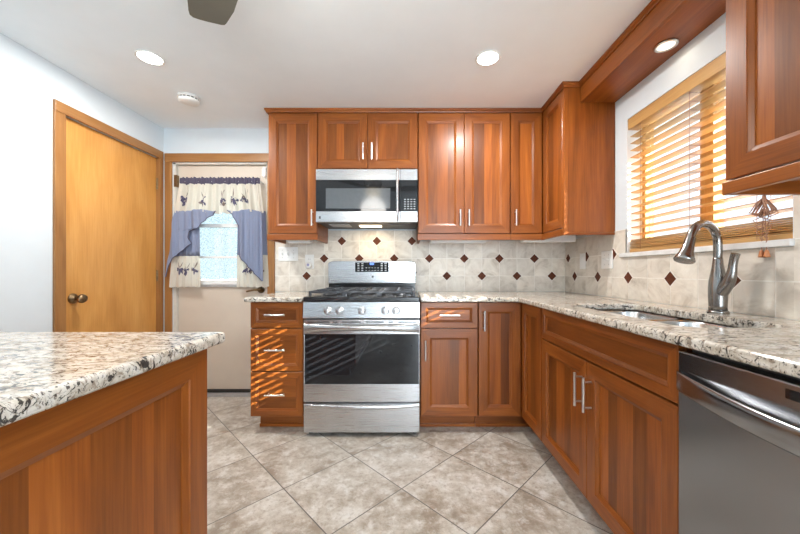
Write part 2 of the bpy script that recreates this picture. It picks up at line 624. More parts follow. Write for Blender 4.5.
mb.box(XR, XR + 0.16, WY1, YB + 0.15, 0, CZ)
mb.box(XR, XR + 0.16, WY0, WY1, 0, WZ0 - 0.026)
mb.box(XR, XR + 0.16, WY0, WY1, WZ1, CZ)
struct(mb.build('wall_right', M['wall']), 'white wall around the kitchen window', 'wall')
mb = MB()
mb.box(XL, 0.12, YR - 0.14, YR, 0, CZ)
mb.box(1.28, XR, YR - 0.14, YR, 0, CZ)
mb.box(0.12, 1.28, YR - 0.14, YR, 2.12, CZ)
struct(mb.build('wall_rear', M['wall']), 'white wall behind the viewer', 'wall')
# glazed opening behind the viewer
mb = MB()
for x in (0.12, 0.675, 1.23): mb.box(x, x + 0.05, YR - 0.09, YR - 0.03, 0.0, 2.12)
mb.box(0.12, 1.28, YR - 0.09, YR - 0.03, 2.07, 2.12)
mb.box(0.12, 1.28, YR - 0.09, YR - 0.03, 0.0, 0.05)
w3 = struct(mb.build('window_2', M['vinyl']), 'glazed opening behind the viewer', 'window')
# ground outside
mb = MB(); mb.box(-40, 40, 3.1, 60, -0.35, -0.25); mb.box(1.7, 40, -30, 3.1, -0.35, -0.25)
struct(mb.build('ground', M['ground']), 'pale ground outside the house', 'ground')

mb = MB(); mb.box(XR + 0.17, XR + 1.03, -3.2, 5.0, 2.20, 2.34)
struct(mb.build('trim_4', M['vinyl']), 'white roof overhang outside the kitchen window', 'eave')

# ---- door in the left wall
mb = MB()
mb.box(XL - 0.055, XL - 0.018, D1[0] + 0.004, D1[1] - 0.004, 0.008, D1[2] - 0.004, tone=0)
d1 = struct(mb.build('door_1', M['honey'], bevel=0.002), 'flat honey coloured wooden door in the left wall', 'door')
mb = MB()
c = 0.058
for y0, y1 in ((D1[0] - c, D1[0] + 0.004), (D1[1] - 0.004, min(D1[1] + c, YB - 0.022))):
    mb.box(XL, XL + 0.016, y0, y1, 0, D1[2] - 0.004)
mb.box(XL, XL + 0.017, D1[0] - c, min(D1[1] + c, YB - 0.022), D1[2] - 0.004, D1[2] + c, grain=1)
mb.box(XL - 0.10, XL, D1[0] - 0.001, D1[0] + 0.003, 0, D1[2])
mb.box(XL - 0.10, XL, D1[1] - 0.003, D1[1] + 0.001, 0, D1[2])
mb.build('casing', M['casing'], d1, bevel=0.004)
ky, kz = 2.03, 0.885
mb = MB()
mb.lathe([(0, 0), (0.032, 0), (0.032, 0.004), (0.026, 0.010), (0.013, 0.012), (0.011, 0.035), (0.018, 0.040), (0.027, 0.052), (0.028, 0.062), (0.022, 0.072), (0.0, 0.075)], (XL - 0.018, ky, kz), 'x', 24)
mb.build('door_knob', M['bronze'], d1)
for hz in (0.3, 1.02, 1.78):
    mb = MB()
    mb.cyl((XL - 0.008, D1[1] - 0.006, hz - 0.045), (XL - 0.008, D1[1] - 0.006, hz + 0.045), 0.007)
    mb.build('hinge', M['bronze'], d1)

# ---- back door with glazed upper half
SY = YB + 0.035                               # front face of the slab
gx0, gx1, gz0, gz1 = -1.90, -1.275, 0.945, 1.80
sx0, sx1 = -1.962, -1.2
mb = MB()
mb.box(sx0, gx0, SY, SY + 0.044, 0.05, 1.958)
mb.box(gx1, sx1, SY, SY + 0.044, 0.05, 1.958)
mb.box(gx0, gx1, SY, SY + 0.044, 0.05, gz0)
mb.box(gx0, gx1, SY, SY + 0.044, gz1, 1.958)
d2 = struct(mb.build('door_2', M['beige']), 'beige back door with a curtained glass upper half', 'door')
mb = MB()
cx0 = XL + 0.019
mb.box(cx0, D2[0], YB - 0.018, YB, 0, D2[2])
mb.box(D2[1], D2[1] + 0.062, YB - 0.018, YB, 0, D2[2])
mb.box(cx0, D2[1] + 0.062, YB - 0.019, YB, D2[2], D2[2] + 0.072, grain=0)
mb.build('casing', M['casing'], d2, bevel=0.004)
mb = MB()
mb.box(D2[0], D2[0] + 0.02, YB + 0.005, YB + 0.14, 0, D2[2])
mb.box(D2[1] - 0.014, D2[1], YB + 0.005, YB + 0.14, 0, D2[2])
mb.box(D2[0], D2[1], YB + 0.005, YB + 0.14, D2[2] - 0.014, D2[2])
mb.build('jamb', M['strip'], d2)
mb = MB(); mb.box(D2[0] + 0.02, D2[1] - 0.014, YB - 0.01, YB + 0.14, 0, 0.03); mb.box(D2[0] + 0.02, D2[1] - 0.014, YB + 0.01, YB + 0.14, 0.03, 0.046, mi=1)
mb.build('threshold', [M['thresh'], M['dark']], d2)
mb = MB()
for (a0, a1, b0, b1) in ((gx0, gx0 + 0.03, gz0, gz1), (gx1 - 0.03, gx1, gz0, gz1), (gx0, gx1, gz0, gz0 + 0.03), (gx0, gx1, gz1 - 0.03, gz1)):
    mb.box(a0, a1, SY - 0.006, SY + 0.05, b0, b1)
mb.box(gx0, gx1, SY + 0.012, SY + 0.05, 1.435, 1.462)
mb.box(gx0, gx1, SY + 0.012, SY + 0.05, 1.168, 1.186)
mb.build('window_frame', M['vinyl'], d2)
mb = MB(); mb.box(gx0 + 0.02, gx1 - 0.02, SY + 0.028, SY + 0.032, gz0 + 0.02, gz1 - 0.02)
mb.build('pane', M['pglass'], d2)
mb = MB(); mb.box(gx0 - 0.02, gx1 + 0.02, SY - 0.016, SY, gz0 - 0.022, gz0)
mb.build('window_ledge', M['thresh'], d2)
for hz in (0.35, 1.82):
    mb = MB(); mb.box(D2[0] + 0.008, D2[0] + 0.03, YB + 0.001, YB + 0.034, hz - 0.05, hz + 0.05)
    mb.build('hinge', M['bronze'], d2)
mb = MB()
mb.lathe([(0, 0), (0.03, 0), (0.03, -0.005), (0.012, -0.01), (0.012, -0.045), (0, -0.045)], (-1.255, SY, 0.9), 'y', 20)
mb.tube([(-1.255, SY - 0.04, 0.9), (-1.29, SY - 0.048, 0.902), (-1.33, SY - 0.045, 0.893), (-1.36, SY - 0.042, 0.885)], [0.010, 0.009, 0.008, 0.007])
mb.build('door_handle', M['bronze'], d2)
mb = MB(); mb.box(-1.222, -1.197, YB - 0.012, SY, 1.85, 1.935); mb.box(-1.245, -1.228, SY - 0.014, SY, 1.87, 1.93)
tag(mb.build('door_sensor', M['white'], bevel=0.003), 'small white two-piece contact sensor at the top right corner of the beige door', 'sensor')

# ---- kitchen window
mb = MB()
fx0, fx1 = XR + 0.09, XR + 0.14
mb.box(fx0, fx1, WY0, WY0 + 0.03, WZ0, WZ1)
mb.box(fx0, fx1, WY1 - 0.03, WY1, WZ0, WZ1)
mb.box(fx0, fx1, (WY0 + WY1) / 2 - 0.035, (WY0 + WY1) / 2 + 0.035, WZ0, WZ1)
mb.box(fx0, fx1, WY0, WY1, WZ0, WZ0 + 0.05, grain=1)
mb.box(fx0, fx1, WY0, WY1, WZ1 - 0.05, WZ1, grain=1)
w1 = struct(mb.build('window_1', M['blind']), 'wooden framed kitchen window over the sink', 'window')
mb = MB(); mb.box(XR + 0.112, XR + 0.116, WY0 + 0.04, WY1 - 0.04, WZ0 + 0.04, WZ1 - 0.04)
mb.build('pane', M['glass'], w1)
mb = MB(); mb.box(XR - 0.022, XR + 0.09, WY0 - 0.006, WY1 + 0.045, WZ0 - 0.026, WZ0)
mb.build('window_sill', M['marble'], w1, bevel=0.004)
mb = MB()
mb.box(XR - 0.001, XR + 0.09, WY1 - 0.004, WY1 + 0.0005, WZ0, WZ1)
mb.box(XR - 0.001, XR + 0.09, WY0 - 0.0005, WY0 + 0.004, WZ0, WZ1)
mb.build('window_reveal', M['vinyl'], w1)

# ---- tiled backsplash
def tile_wall(name, u0, u1, z1, pitch_u, uo, to3d, holes, dia, label):
    """u along the wall, tiles 'pitch_u' wide; to3d(u, d, z) -> point with d metres off the wall"""
    mb = MB()
    zs = [0.8695, 1.0165, 1.1635, 1.3105]
    g = 0.0023
    def slab(ua, ub, za, zb, d, mi):
        P = [to3d(ua, 0, za), to3d(ub, 0, za), to3d(ub, d, za), to3d(ua, d, za), to3d(ua, 0, zb), to3d(ub, 0, zb), to3d(ub, d, zb), to3d(ua, d, zb)]
        mb.idx(P, [(0, 1, 2, 3), (4, 5, 6, 7), (0, 1, 5, 4), (1, 2, 6, 5), (2, 3, 7, 6), (3, 0, 4, 7)], 2, mi, False)
    for (ha, hb, hz0, hz1) in holes:       # solid grout beds
        mb.new_piece(0); slab(ha, hb, hz0, hz1, 0.0055, 1)
    k0 = math.floor((u0 - uo) / pitch_u) - 1
    k1 = math.ceil((u1 - uo) / pitch_u) + 1
    for k in range(k0, k1):
        for r in range(-1, len(zs) + 3):
            za, zb = 0.8695 + r * 0.147, 0.8695 + (r + 1) * 0.147
            ua, ub = uo + k * pitch_u, uo + (k + 1) * pitch_u
            for (ha, hb, hz0, hz1) in holes:
                a, b2 = max(ua + g, ha), min(ub - g, hb)
                c0, c1 = max(za + g, hz0), min(zb - g, hz1)
                if b2 - a > 0.004 and c1 - c0 > 0.004:
                    mb.new_piece(spread=0.10)
                    slab(a, b2, c0, c1, 0.007, 0)
    for (du, dz) in dia:
        s1, s2 = 0.0375, 0.034
        for sz, d, mi in ((1.0, 0.0078, 2), (1.13, 0.0073, 1)):
            P = []
            for d0 in (0.004, d):
                for a, b2 in ((s1 * sz, 0), (0, s1 * sz), (-s1 * sz, 0), (0, -s1 * sz)):
                    P.append(to3d(du + a, d0, dz + b2))
            mb.new_piece(spread=0.1)
            mb.idx(P, [(3, 2, 1, 0), (4, 5, 6, 7)] + [(q, (q + 1) % 4, 4 + (q + 1) % 4, 4 + q) for q in range(4)], 2, mi, False)
    return struct(mb.build(name, [M['tile'], M['grout'], M['diamond']]), label, 'tiles')

dia = [(0.0325 - 0.295 * k, 1.3105) for k in range(0, 3)] + [(0.179 + 0.295 * k, 1.1635) for k in range(-3, 4)] + [(0.3265 + 0.295 * k, 1.0165) for k in range(-4, 4)]
dia = [d for d in dia if not (d[1] < 1.1 and -0.7 < d[0] < 0.05)]
tile_wall('trim_1', -1.119, XR, CT, 0.1475, 0.0325, lambda u, d, z: (u, YB - d, z),
          [(-1.119, -0.672, CT, 1.3105), (-0.672, 0.074, CT, 1.40), (0.074, XR - 0.007, CT, 1.3105)], dia, 'beige stone backsplash with brown diamonds behind the range')
dia = [(1.335 + 0.315 * k, 1.0165) for k in range(-1, 5)] + [(2.11, 1.1635), (2.425, 1.1635), (2.70, 1.1635)]
dia = [d for d in dia if d[0] < 2.72]
tile_wall('trim_2', 0.1, YB, CT, 0.1575, 1.335, lambda u, d, z: (XR - d, u, z),
          [(0.1, WY0 - 0.004, CT, 1.3105), (WY0 - 0.004, WY1 + 0.004, CT, WZ0 - 0.027), (WY1 + 0.004, YB, CT, 1.3105)], dia, 'beige stone backsplash with brown diamonds under the window')

# ------------------------------------------------------------------ cabinets
CH = M['cherry']
def shaker(name, parent, x0, x1, z0, z1, yf=-0.02, fw=0.058, grain=2, handle=None, stave=(0.05, 0.09), th=0.02, hl=0.13):
    """mitred frame with a sloped inner edge, a separate panel of glued staves and a bar handle"""
    mb = MB()
    bw, d1_, d2_ = 0.014, 0.004, 0.010
    def ring(a, ya, b2, yb, sp=0.05, tones=None):
        A = [(x0 + a, ya, z0 + a), (x1 - a, ya, z0 + a), (x1 - a, ya, z1 - a), (x0 + a, ya, z1 - a)]
        B = [(x0 + b2, yb, z0 + b2), (x1 - b2, yb, z0 + b2), (x1 - b2, yb, z1 - b2), (x0 + b2, yb, z1 - b2)]
        for k in range(4):
            j = (k + 1) % 4
            mb.off, mb.tone = tones[k]
            mb.face([A[k], A[j], B[j], B[k]], 0 if k in (0, 2) else 2)
    tn = [((random.uniform(0, 9), random.uniform(0, 9)), random.uniform(-0.07, 0.07)) for _ in range(4)]
    e = 0.002
    ring(0, 0, 0, yf + e, tones=tn)
    ring(0, yf + e, e, yf, tones=tn)
    ring(e, yf, fw, yf, tones=tn)
    ring(fw, yf, fw + 0.001, yf + d1_, tones=tn)
    ring(fw + 0.001, yf + d1_, fw + bw, yf + d2_, tones=tn)
    ring(fw + bw, yf + d2_, fw + bw, yf + 0.0155, tones=tn)
    mb.off, mb.tone = tn[0]
    mb.face([(x0, 0, z0), (x1, 0, z0), (x1, 0, z1), (x0, 0, z1)])
    o = mb.build(name, CH, parent, weld=True)
    mb = MB()
    a = fw + bw - 0.001
    pa, pb = yf + 0.013, yf + 0.0175
    lo, hi = (x0 + a, x1 - a) if grain == 2 else (z0 + a, z1 - a)
    p = lo
    t = 0
    while p < hi - 1e-4:
        q = min(hi, p + random.uniform(*stave))
        if hi - q < 0.02: q = hi
        t = random.choice([c for c in (-0.34, -0.22, -0.08, 0.04, 0.16, 0.30) if abs(c - t) > 0.14])
        if grain == 2: mb.box(p, q, pa, pb, z0 + a, z1 - a, 2, t)
        else: mb.box(x0 + a, x1 - a, pa, pb, p, q, 0, t)
        p = q
    mb.build('panel', CH, o)
    if handle:
        bar_handle(o, handle[0], handle[1], handle[2], yf, hl)
    return o

def bar_handle(parent, x, z, ori, yf, hl=0.13):
    mb = MB()
    yo = yf - 0.032
    h = hl / 2
    dx, dz = (h, 0) if ori == 'h' else (0, h)
    mb.cyl((x - dx, yo, z - dz), (x + dx, yo, z + dz), 0.0055, seg=14)
    for s in (-1, 1):
        px, pz = x + s * dx * 0.74, z + s * dz * 0.74
        mb.cyl((px, yo, pz), (px, yf + 0.001, pz), 0.0042, seg=12)
    return mb.build('handle', M['nickel'], parent)

def toe(parent, x0, x1, depth, setback=0.085, ext=0):
    mb = MB()
    mb.box(x0, x1, setback, depth, 0.0, 0.105, 0)
    mb.box(x0, x1, setback - 0.012, setback, 0.0, 0.022, 0, tone=0.12)
    return mb.build('toe_kick', CH, parent, bevel=0.002)

BD = YB - FY - 0.022        # base carcass depth (local y runs from the face frame back)
def base_root(name, label, x, y, rz): return thing(name, label, 'cabinet', (x, y, 0), rz)

# drawer base to the left of the range
W = 0.346
r = base_root('base_cabinet', 'cherry three-drawer base cabinet between the beige door and the range', -1.027, FY + 0.02, 0)
part('body', CH, r, lambda m: m.box(0, W, 0, BD - 0.008, 0.105, CB - 0.001, 2), bevel=0.0015)
toe(r, 0.02, W, BD - 0.008)
for z0, z1 in ((0.688, 0.851), (0.406, 0.680), (0.112, 0.398)):
    shaker('drawer', r, 0.003, W - 0.003, z0, z1, fw=0.034, grain=0, handle=(W / 2 - 0.002, (z0 + z1) / 2 + 0.004, 'h'), stave=(0.06, 0.12))
# drawer and door base to the right of the range
W = 0.374
r = base_root('base_cabinet', 'cherry base cabinet with one drawer over one door, just right of the range', 0.081, FY + 0.02, 0)
part('body', CH, r, lambda m: m.box(0, W, 0, BD - 0.008, 0.105, CB - 0.001, 2), bevel=0.0015)
toe(r, 0, W, BD - 0.008)
shaker('drawer', r, 0.003, W - 0.003, 0.688, 0.851, fw=0.034, grain=0, handle=(W / 2, 0.772, 'h'), stave=(0.06, 0.12))
shaker('door', r, 0.003, W - 0.003, 0.112, 0.680, handle=(0.032, 0.545, 'v'))
# corner base with a folding door
r = base_root('base_cabinet', 'cherry corner base cabinet with a folding door in the inner corner', 0.457, FY + 0.02, 0)
W = FX - 0.457
def body(m):
    m.box(0, XR - 0.457 - 0.009, 0, BD - 0.008, 0.105, CB - 0.001)
    m.box(W + 0.02, XR - 0.457 - 0.009, 1.811 - FY - 0.02, 0, 0.105, CB - 0.001)
part('body', CH, r, body, bevel=0.0015)
shaker('door', r, 0.003, W - 0.004, 0.112, 0.851, handle=(0.034, 0.735, 'v'))
def tk(m):
    m.box(0, W + 0.085, 0.085, 0.2, 0, 0.105, 0)
    m.box(W + 0.105, W + 0.2, 1.811 - FY - 0.02, 0.085, 0, 0.105, 1)
    m.box(0, W + 0.09, 0.073, 0.085, 0, 0.022, 0, tone=0.12)
part('toe_kick', CH, r, tk)
# second leaf of the folding door faces the room from the right run
def leaf_mesh():
    o = shaker('door', r, 0.003, FY - 1.811 - 0.004, 0.112, 0.851)
    o.matrix_local = Matrix.Translation((W + 0.02, -0.02, 0)) @ Matrix.Rotation(-PI / 2, 4, 'Z')
    return o
leaf_mesh()
# sink base
W = 1.809 - 0.890
RD = XR - FX - 0.02 - 0.009
r = base_root('sink_cabinet', 'cherry sink base cabinet with two doors under the window', FX + 0.02, 1.809, -PI / 2)
def sb(m):
    m.box(0, W, 0, 0.03, 0.105, CB - 0.001)
    m.box(0, 0.018, 0.03, RD, 0.105, CB - 0.001)
    m.box(W - 0.018, W, 0.03, RD, 0.105, CB - 0.001)
    m.box(0.018, W - 0.018, 0.03, RD, 0.105, 0.125)
    m.box(0.018, W - 0.018, RD - 0.01, RD, 0.125, CB - 0.001)
part('body', CH, r, sb, bevel=0.0015)
toe(r, 0, W, 0.3)
shaker('false_drawer_front', r, 0.003, W - 0.003, 0.688, 0.851, fw=0.034, grain=0, stave=(0.06, 0.12))
shaker('door', r, 0.003, W / 2 - 0.0015, 0.112, 0.680, handle=(W / 2 - 0.034, 0.555, 'v'), hl=0.14)
shaker('door', r, W / 2 + 0.0015, W - 0.003, 0.112, 0.680, handle=(W / 2 + 0.034, 0.555, 'v'), hl=0.14)

# ---- island
IX, IY = -0.53, 0.865
r = thing('island', 'cherry kitchen island with a broad staved end panel in the near left', 'island', (IX, IY, 0), PI / 2)
IL = 1.45     # length along the y axis
def ib(m):
    m.box(-IL, 0, 0.022, 0.98, 0.09, CB - 0.001)
part('body', CH, r, ib)
part('toe_kick', CH, r, lambda m: m.box(-IL + 0.03, -0.03, 0.06, 0.95, 0, 0.09, 0))
shaker('end_panel', r, -IL, 0, 0.09, CB - 0.001, fw=0.068, stave=(0.055, 0.10)).location = (0, 0.02, 0)
mb = MB(); mb.box(-1.56, -0.499, IY - IL - 0.03, 0.898, CB, CT)
tag(mb.build('island_countertop', M['granite'], bevel=0.009, seg=3), 'speckled cream granite slab on the island in the near left', 'countertop')

# ---- countertops
mb = MB(); mb.box(-1.052, -0.681, FY - 0.034, YB - 0.009, CB, CT)
tag(mb.build('countertop', M['granite'], bevel=0.009, seg=3), 'short speckled granite countertop piece on the three-drawer cabinet', 'countertop')
YE = 0.25
def rrect(x0, x1, y0, y1, rad, n=6):
    out = []
    for cx, cy, a0 in ((x1 - rad, y1 - rad, 0), (x0 + rad, y1 - rad, 90), (x0 + rad, y0 + rad, 180), (x1 - rad, y0 + rad, 270)):
        for k in range(n + 1):
            a = math.radians(a0 + 90 * k / n)
            out.append((cx + rad * math.cos(a), cy + rad * math.sin(a)))
    return out
SX0, SX1, SY0, SY1 = 0.815, 1.15, 0.965, 1.675
hole = rrect(SX0, SX1, SY0, SY1, 0.07)
outer = [(0.080, FY - 0.034), (FX - 0.034 - 0.03, FY - 0.034), (FX - 0.034, FY - 0.064), (FX - 0.034, YE), (XR - 0.009, YE), (XR - 0.009, YB - 0.009), (0.080, YB - 0.009)]
def slab_with_hole(outer, hole, z0, z1):
    mb = MB()
    allp = outer + hole
    tris = tessellate_polygon([[Vector((p[0], p[1], 0)) for p in outer], [Vector((p[0], p[1], 0)) for p in hole]])
    n = len(allp)
    pts = [(p[0], p[1], z1) for p in allp] + [(p[0], p[1], z0) for p in allp]
    fs = [tuple(t) for t in tris] + [tuple(n + k for k in reversed(t)) for t in tris]
    for base, loop in ((0, len(outer)), (len(outer), len(hole))):
        for k in range(loop):
            a, b2 = base + k, base + (k + 1) % loop
            fs.append((a, b2, n + b2, n + a))
    mb.idx(pts, fs, 2, 0, False)
    return mb
tag(slab_with_hole(outer, hole, CB, CT).build('countertop', M['granite'], weld=True, bevel=0.008, seg=3),
    'long L-shaped speckled granite countertop around the sink', 'countertop')

# ---- sink
r = thing('sink', 'stainless steel double bowl undermount sink in the granite countertop', 'sink', (0.98, 1.32, CB))
def bowl(y0, y1, depth):
    mb = MB()
    prof = [(0.0, -0.002), (0.004, -0.012), (0.010, -depth + 0.03), (0.028, -depth + 0.006), (0.05, -depth)]
    rings = []
    for ins, z in prof:
        rings.append([(p[0] - 0.98, p[1] - 1.32, z) for p in rrect(SX0 - 0.006 + ins, SX1 + 0.006 - ins, y0 + ins, y1 - ins, max(0.07 - ins * 0.4, 0.03))])
    n = len(rings[0])
    pts = [p for rg in rings for p in rg]
    fs = [(k * n + j, k * n + (j + 1) % n, (k + 1) * n + (j + 1) % n, (k + 1) * n + j) for k in range(len(prof) - 1) for j in range(n)]
    fs.append(tuple((len(prof) - 1) * n + j for j in range(n)))
    mb.idx(pts, fs, 2, 0, True)
    o = mb.build('bowl', M['steel_sink'], r, solid=0.0015)
    mb = MB()
    cx, cy = 0.0, (y0 + y1) / 2 - 1.32
    mb.lathe([(0.0, 0.0015), (0.02, 0.0015), (0.04, 0.003), (0.043, 0.001)], (cx, cy, -depth), 'z', 24)
    mb.build('drain', M['nickel'], o)
    return o
bowl(1.352, SY1 + 0.006, 0.2)
bowl(SY0 - 0.006, 1.336, 0.19)
part('divider', M['steel_sink'], r, lambda m: m.box(SX0 - 0.98, SX1 - 0.98, 1.334 - 1.32, 1.354 - 1.32, -0.014, -0.004), bevel=0.004)

# ---- faucet
r = thing('faucet', 'dark brushed nickel gooseneck faucet behind the sink', 'faucet', (1.232, 1.30, CT))
mb = MB()
mb.lathe([(0.0, 0), (0.034, 0), (0.034, 0.006), (0.030, 0.012), (0.0, 0.012)], (0, 0, 0), 'z', 28)
mb.build('base_ring', M['dknickel'], r)
mb = MB()
mb.lathe([(0.029, 0.010), (0.0285, 0.03), (0.030, 0.07), (0.030, 0.10), (0.0275, 0.13), (0.0225, 0.16), (0.018, 0.19), (0.016, 0.212), (0.015, 0.22)], (0, 0, 0), 'z', 28)
mb.build('faucet_body', M['dknickel'], r)
du = Vector((-0.95, -0.31, 0)).normalized()
path = [Vector((0, 0, 0.212)), Vector((0, 0, 0.245)), Vector((0, 0, 0.27))]
R = 0.082
for k in range(1, 15):
    a = PI * k / 15 * 1.02
    path.append(du * (R - R * math.cos(a)) + Vector((0, 0, 0.27 + R * math.sin(a))))
mb = MB()
mb.tube(path, [0.0145] * len(path), 18)
mb.build('spout', M['dknickel'], r)
e0 = path[-1]
mb = MB()
td = (path[-1] - path[-2]).normalized() + du * 0.16
td.normalize()
pts = [e0 - td * 0.012, e0 + td * 0.01, e0 + td * 0.022, e0 + td * 0.045, e0 + td * 0.066, e0 + td * 0.080, e0 + td * 0.084]
mb.tube(pts, [0.0165, 0.0175, 0.0185, 0.022, 0.0285, 0.034, 0.032], 24)
mb.build('spray_head', M['dknickel'], r)
mb = MB()
mb.tube([(0, -0.006, 0.075), (0, -0.026, 0.10), (-0.002, -0.046, 0.125), (-0.003, -0.058, 0.15), (-0.003, -0.062, 0.18), (-0.003, -0.066, 0.21), (-0.003, -0.074, 0.232)],
        [0.024, 0.024, 0.021, 0.017, 0.013, 0.0135, 0.014], 18)
mb.build('lever', M['dknickel'], r, subsurf=1)

# ------------------------------------------------------------------ upper cabinets
UB, UT, RB = 1.335, 2.231, 1.288
UD = YB - UY - 0.02
def upper(label, x, w, doors, hz=(('r', 0),), bottom=UB, rails='f', loc_y=UY + 0.02):
    r = thing('wall_cabinet', label, 'cabinet', (x, loc_y, 0), 0)
    part('body', CH, r, lambda m: m.box(0, w, 0, UD - 0.002, bottom, CZ - 0.002), bevel=0.0015)
    return r
# left of the microwave
W = 0.366
r = upper('tall single-door cherry wall cabinet left of the microwave', -1.040, W, 1)
shaker('door', r, 0.003, W - 0.003, UB + 0.003, UT, handle=(W - 0.034, UB + 0.115, 'v'), hl=0.12)
def rail(m):
    m.box(-0.006, W + 0.004, -0.026, -0.006, RB, UB - 0.004, 0)
    m.box(-0.006, 0.012, -0.006, UD - 0.003, RB, UB - 0.001, 1)
    m.box(W - 0.018, W, -0.006, UD - 0.003, RB, UB - 0.001, 1)
part('light_rail', CH, r, rail, bevel=0.002)
# over the microwave
W = 0.744
r = upper('short two-door cherry wall cabinet above the microwave', -0.671, W, 2, bottom=1.80)
shaker('door', r, 0.003, W / 2 - 0.0015, 1.819, UT, handle=(W / 2 - 0.032, 1.819 + 0.12, 'v'), hl=0.12)
shaker('door', r, W / 2 + 0.0015, W - 0.003, 1.819, UT, handle=(W / 2 + 0.032, 1.819 + 0.12, 'v'), hl=0.12)
# right of the microwave
W = 0.684
r = upper('tall two-door cherry wall cabinet right of the microwave', 0.0755, W, 2)
shaker('door', r, 0.003, W / 2 - 0.0015, UB + 0.003, UT, handle=(W / 2 - 0.032, UB + 0.115, 'v'), hl=0.12)
shaker('door', r, W / 2 + 0.0015, W - 0.003, UB + 0.003, UT, handle=(W / 2 + 0.032, UB + 0.115, 'v'), hl=0.12)
def rail(m):
    m.box(-0.004, W, -0.026, -0.006, RB, UB - 0.004, 0)
    m.box(0, 0.018, -0.006, UD - 0.003, RB, UB - 0.001, 1)
part('light_rail', CH, r, rail, bevel=0.002)
# corner wall cabinet with a folding door, end panel facing the room
X0 = 0.762
r = thing('wall_cabinet', 'cherry corner wall cabinet with a folding door and a broad end panel beside the window', 'cabinet', (X0, UY + 0.02, 0), 0)
EY = 2.096 - UY - 0.02          # local y of the end panel face
XW = XR - X0 - 0.002
def body(m):
    m.box(0, XW, 0, UD - 0.002, UB, CZ - 0.002)
    m.box(UX + 0.02 - X0, XW, EY + 0.02, 0, UB, CZ - 0.002)
part('body', CH, r, body, bevel=0.0015)
shaker('door', r, 0.003, UX - X0 - 0.004, UB + 0.003, UT, handle=(0.034, UB + 0.115, 'v'), hl=0.12)
o = shaker('door', r, 0.003, UY - 2.096 - 0.026, UB + 0.003, UT)
o.matrix_local = Matrix.Translation((UX + 0.02 - X0, -0.02, 0)) @ Matrix.Rotation(-PI / 2, 4, 'Z')
part('end_panel', CH, r, lambda m: (m.box(UX - X0 + 0.026, XW, EY, EY + 0.02, UB - 0.03, CZ - 0.002, 2, 0.0), m.box(UX - X0, UX - X0 + 0.0255, EY - 0.001, EY + 0.0225, UB - 0.03, CZ - 0.002, 2, 0.12)), bevel=0.0015)
def rail(m):
    m.box(0, UX - X0 + 0.014, -0.026, -0.006, RB, UB - 0.004, 0)
    m.box(UX - X0 - 0.006, UX - X0 + 0.014, EY + 0.02, -0.026, RB, UB - 0.004, 1)
    m.box(UX - X0 - 0.006, XW, EY - 0.005, EY + 0.02, RB, UB - 0.0305, 0)
part('light_rail', CH, r, rail, bevel=0.002)
# near cabinet on the right wall, in front of the window
W = 0.80
r = thing('wall_cabinet', 'cherry wall cabinet on the near right, in front of the window', 'cabinet', (UX + 0.02, 1.034, 0), -PI / 2)
ND = XR - UX - 0.022
part('body', CH, r, lambda m: m.box(0, W, 0, ND, UB, CZ - 0.002), bevel=0.0015)
shaker('door', r, 0.003, W / 2 - 0.0015, UB + 0.003, UT, fw=0.064)
shaker('door', r, W / 2 + 0.0015, W - 0.003, UB + 0.003, UT, fw=0.064)
def rail(m):
    m.box(0, W, -0.028, -0.006, RB + 0.004, UB - 0.004, 0)
    m.box(0, 0.018, -0.006, ND, RB + 0.004, UB - 0.001, 1)
    m.box(W - 0.02, W, -0.006, ND, RB + 0.004, UB - 0.001, 1)
part('light_rail', CH, r, rail, bevel=0.002)

# valance box over the window with its downlight
r = thing('window_valance', 'cherry valance box bridging the wall cabinets above the window', 'valance', (1.104, 1.027, 2.135))
VL = 2.094 - 1.027
part('front_board', CH, r, lambda m: m.box(0, 0.019, 0, VL, 0, CZ - 2.135 - 0.001, 1), bevel=0.0015)
part('bottom_board', CH, r, lambda m: m.box(0.0195, XR - 1.104 - 0.002, 0, VL, 0.001, 0.02, 1, 0.1))
# crown moulding along the cabinet tops
def sweep(prof, path, mat, name):
    mb = MB()
    n = len(path)
    rows = []
    for k in range(n):
        p = Vector(path[k])
        dn = []
        if k > 0: d = (p - Vector(path[k - 1])).normalized(); dn.append(Vector((d.y, -d.x)))
        if k < n - 1: d = (Vector(path[k + 1]) - p).normalized(); dn.append(Vector((d.y, -d.x)))
        if len(dn) == 2:
            b2 = (dn[0] + dn[1]).normalized()
            nrm = b2 / max(0.3, b2.dot(dn[0]))
        else: nrm = dn[0]
        rows.append([(p.x + nrm.x * o2, p.y + nrm.y * o2, z) for o2, z in prof])
    m = len(prof)
    for k in range(n - 1):
        along_x = abs(path[k + 1][0] - path[k][0]) > abs(path[k + 1][1] - path[k][1])
        mb.new_piece()
        pts = rows[k] + rows[k + 1]
        fs = [(j, (j + 1) % m, m + (j + 1) % m, m + j) for j in range(m)]
        if k == 0: fs.append(tuple(range(m)))
        if k == n - 2: fs.append(tuple(range(2 * m - 1, m - 1, -1)))
        mb.idx(pts, fs, 0 if along_x else 1, 0, False)
    return mb.build(name, mat)
prof = [(0.0, 2.2335), (0.006, 2.2335), (0.008, 2.240), (0.016, 2.249), (0.018, 2.261), (0.0, 2.261)]
struct(sweep(prof, [(-1.046, YB - 0.003), (-1.046, UY), (UX, UY), (UX, 2.094), (1.1035, 2.094), (1.1035, 1.028), (UX, 1.028), (UX, 0.222)], CH, 'trim_3'), 'cherry crown moulding along the tops of the wall cabinets', 'moulding')

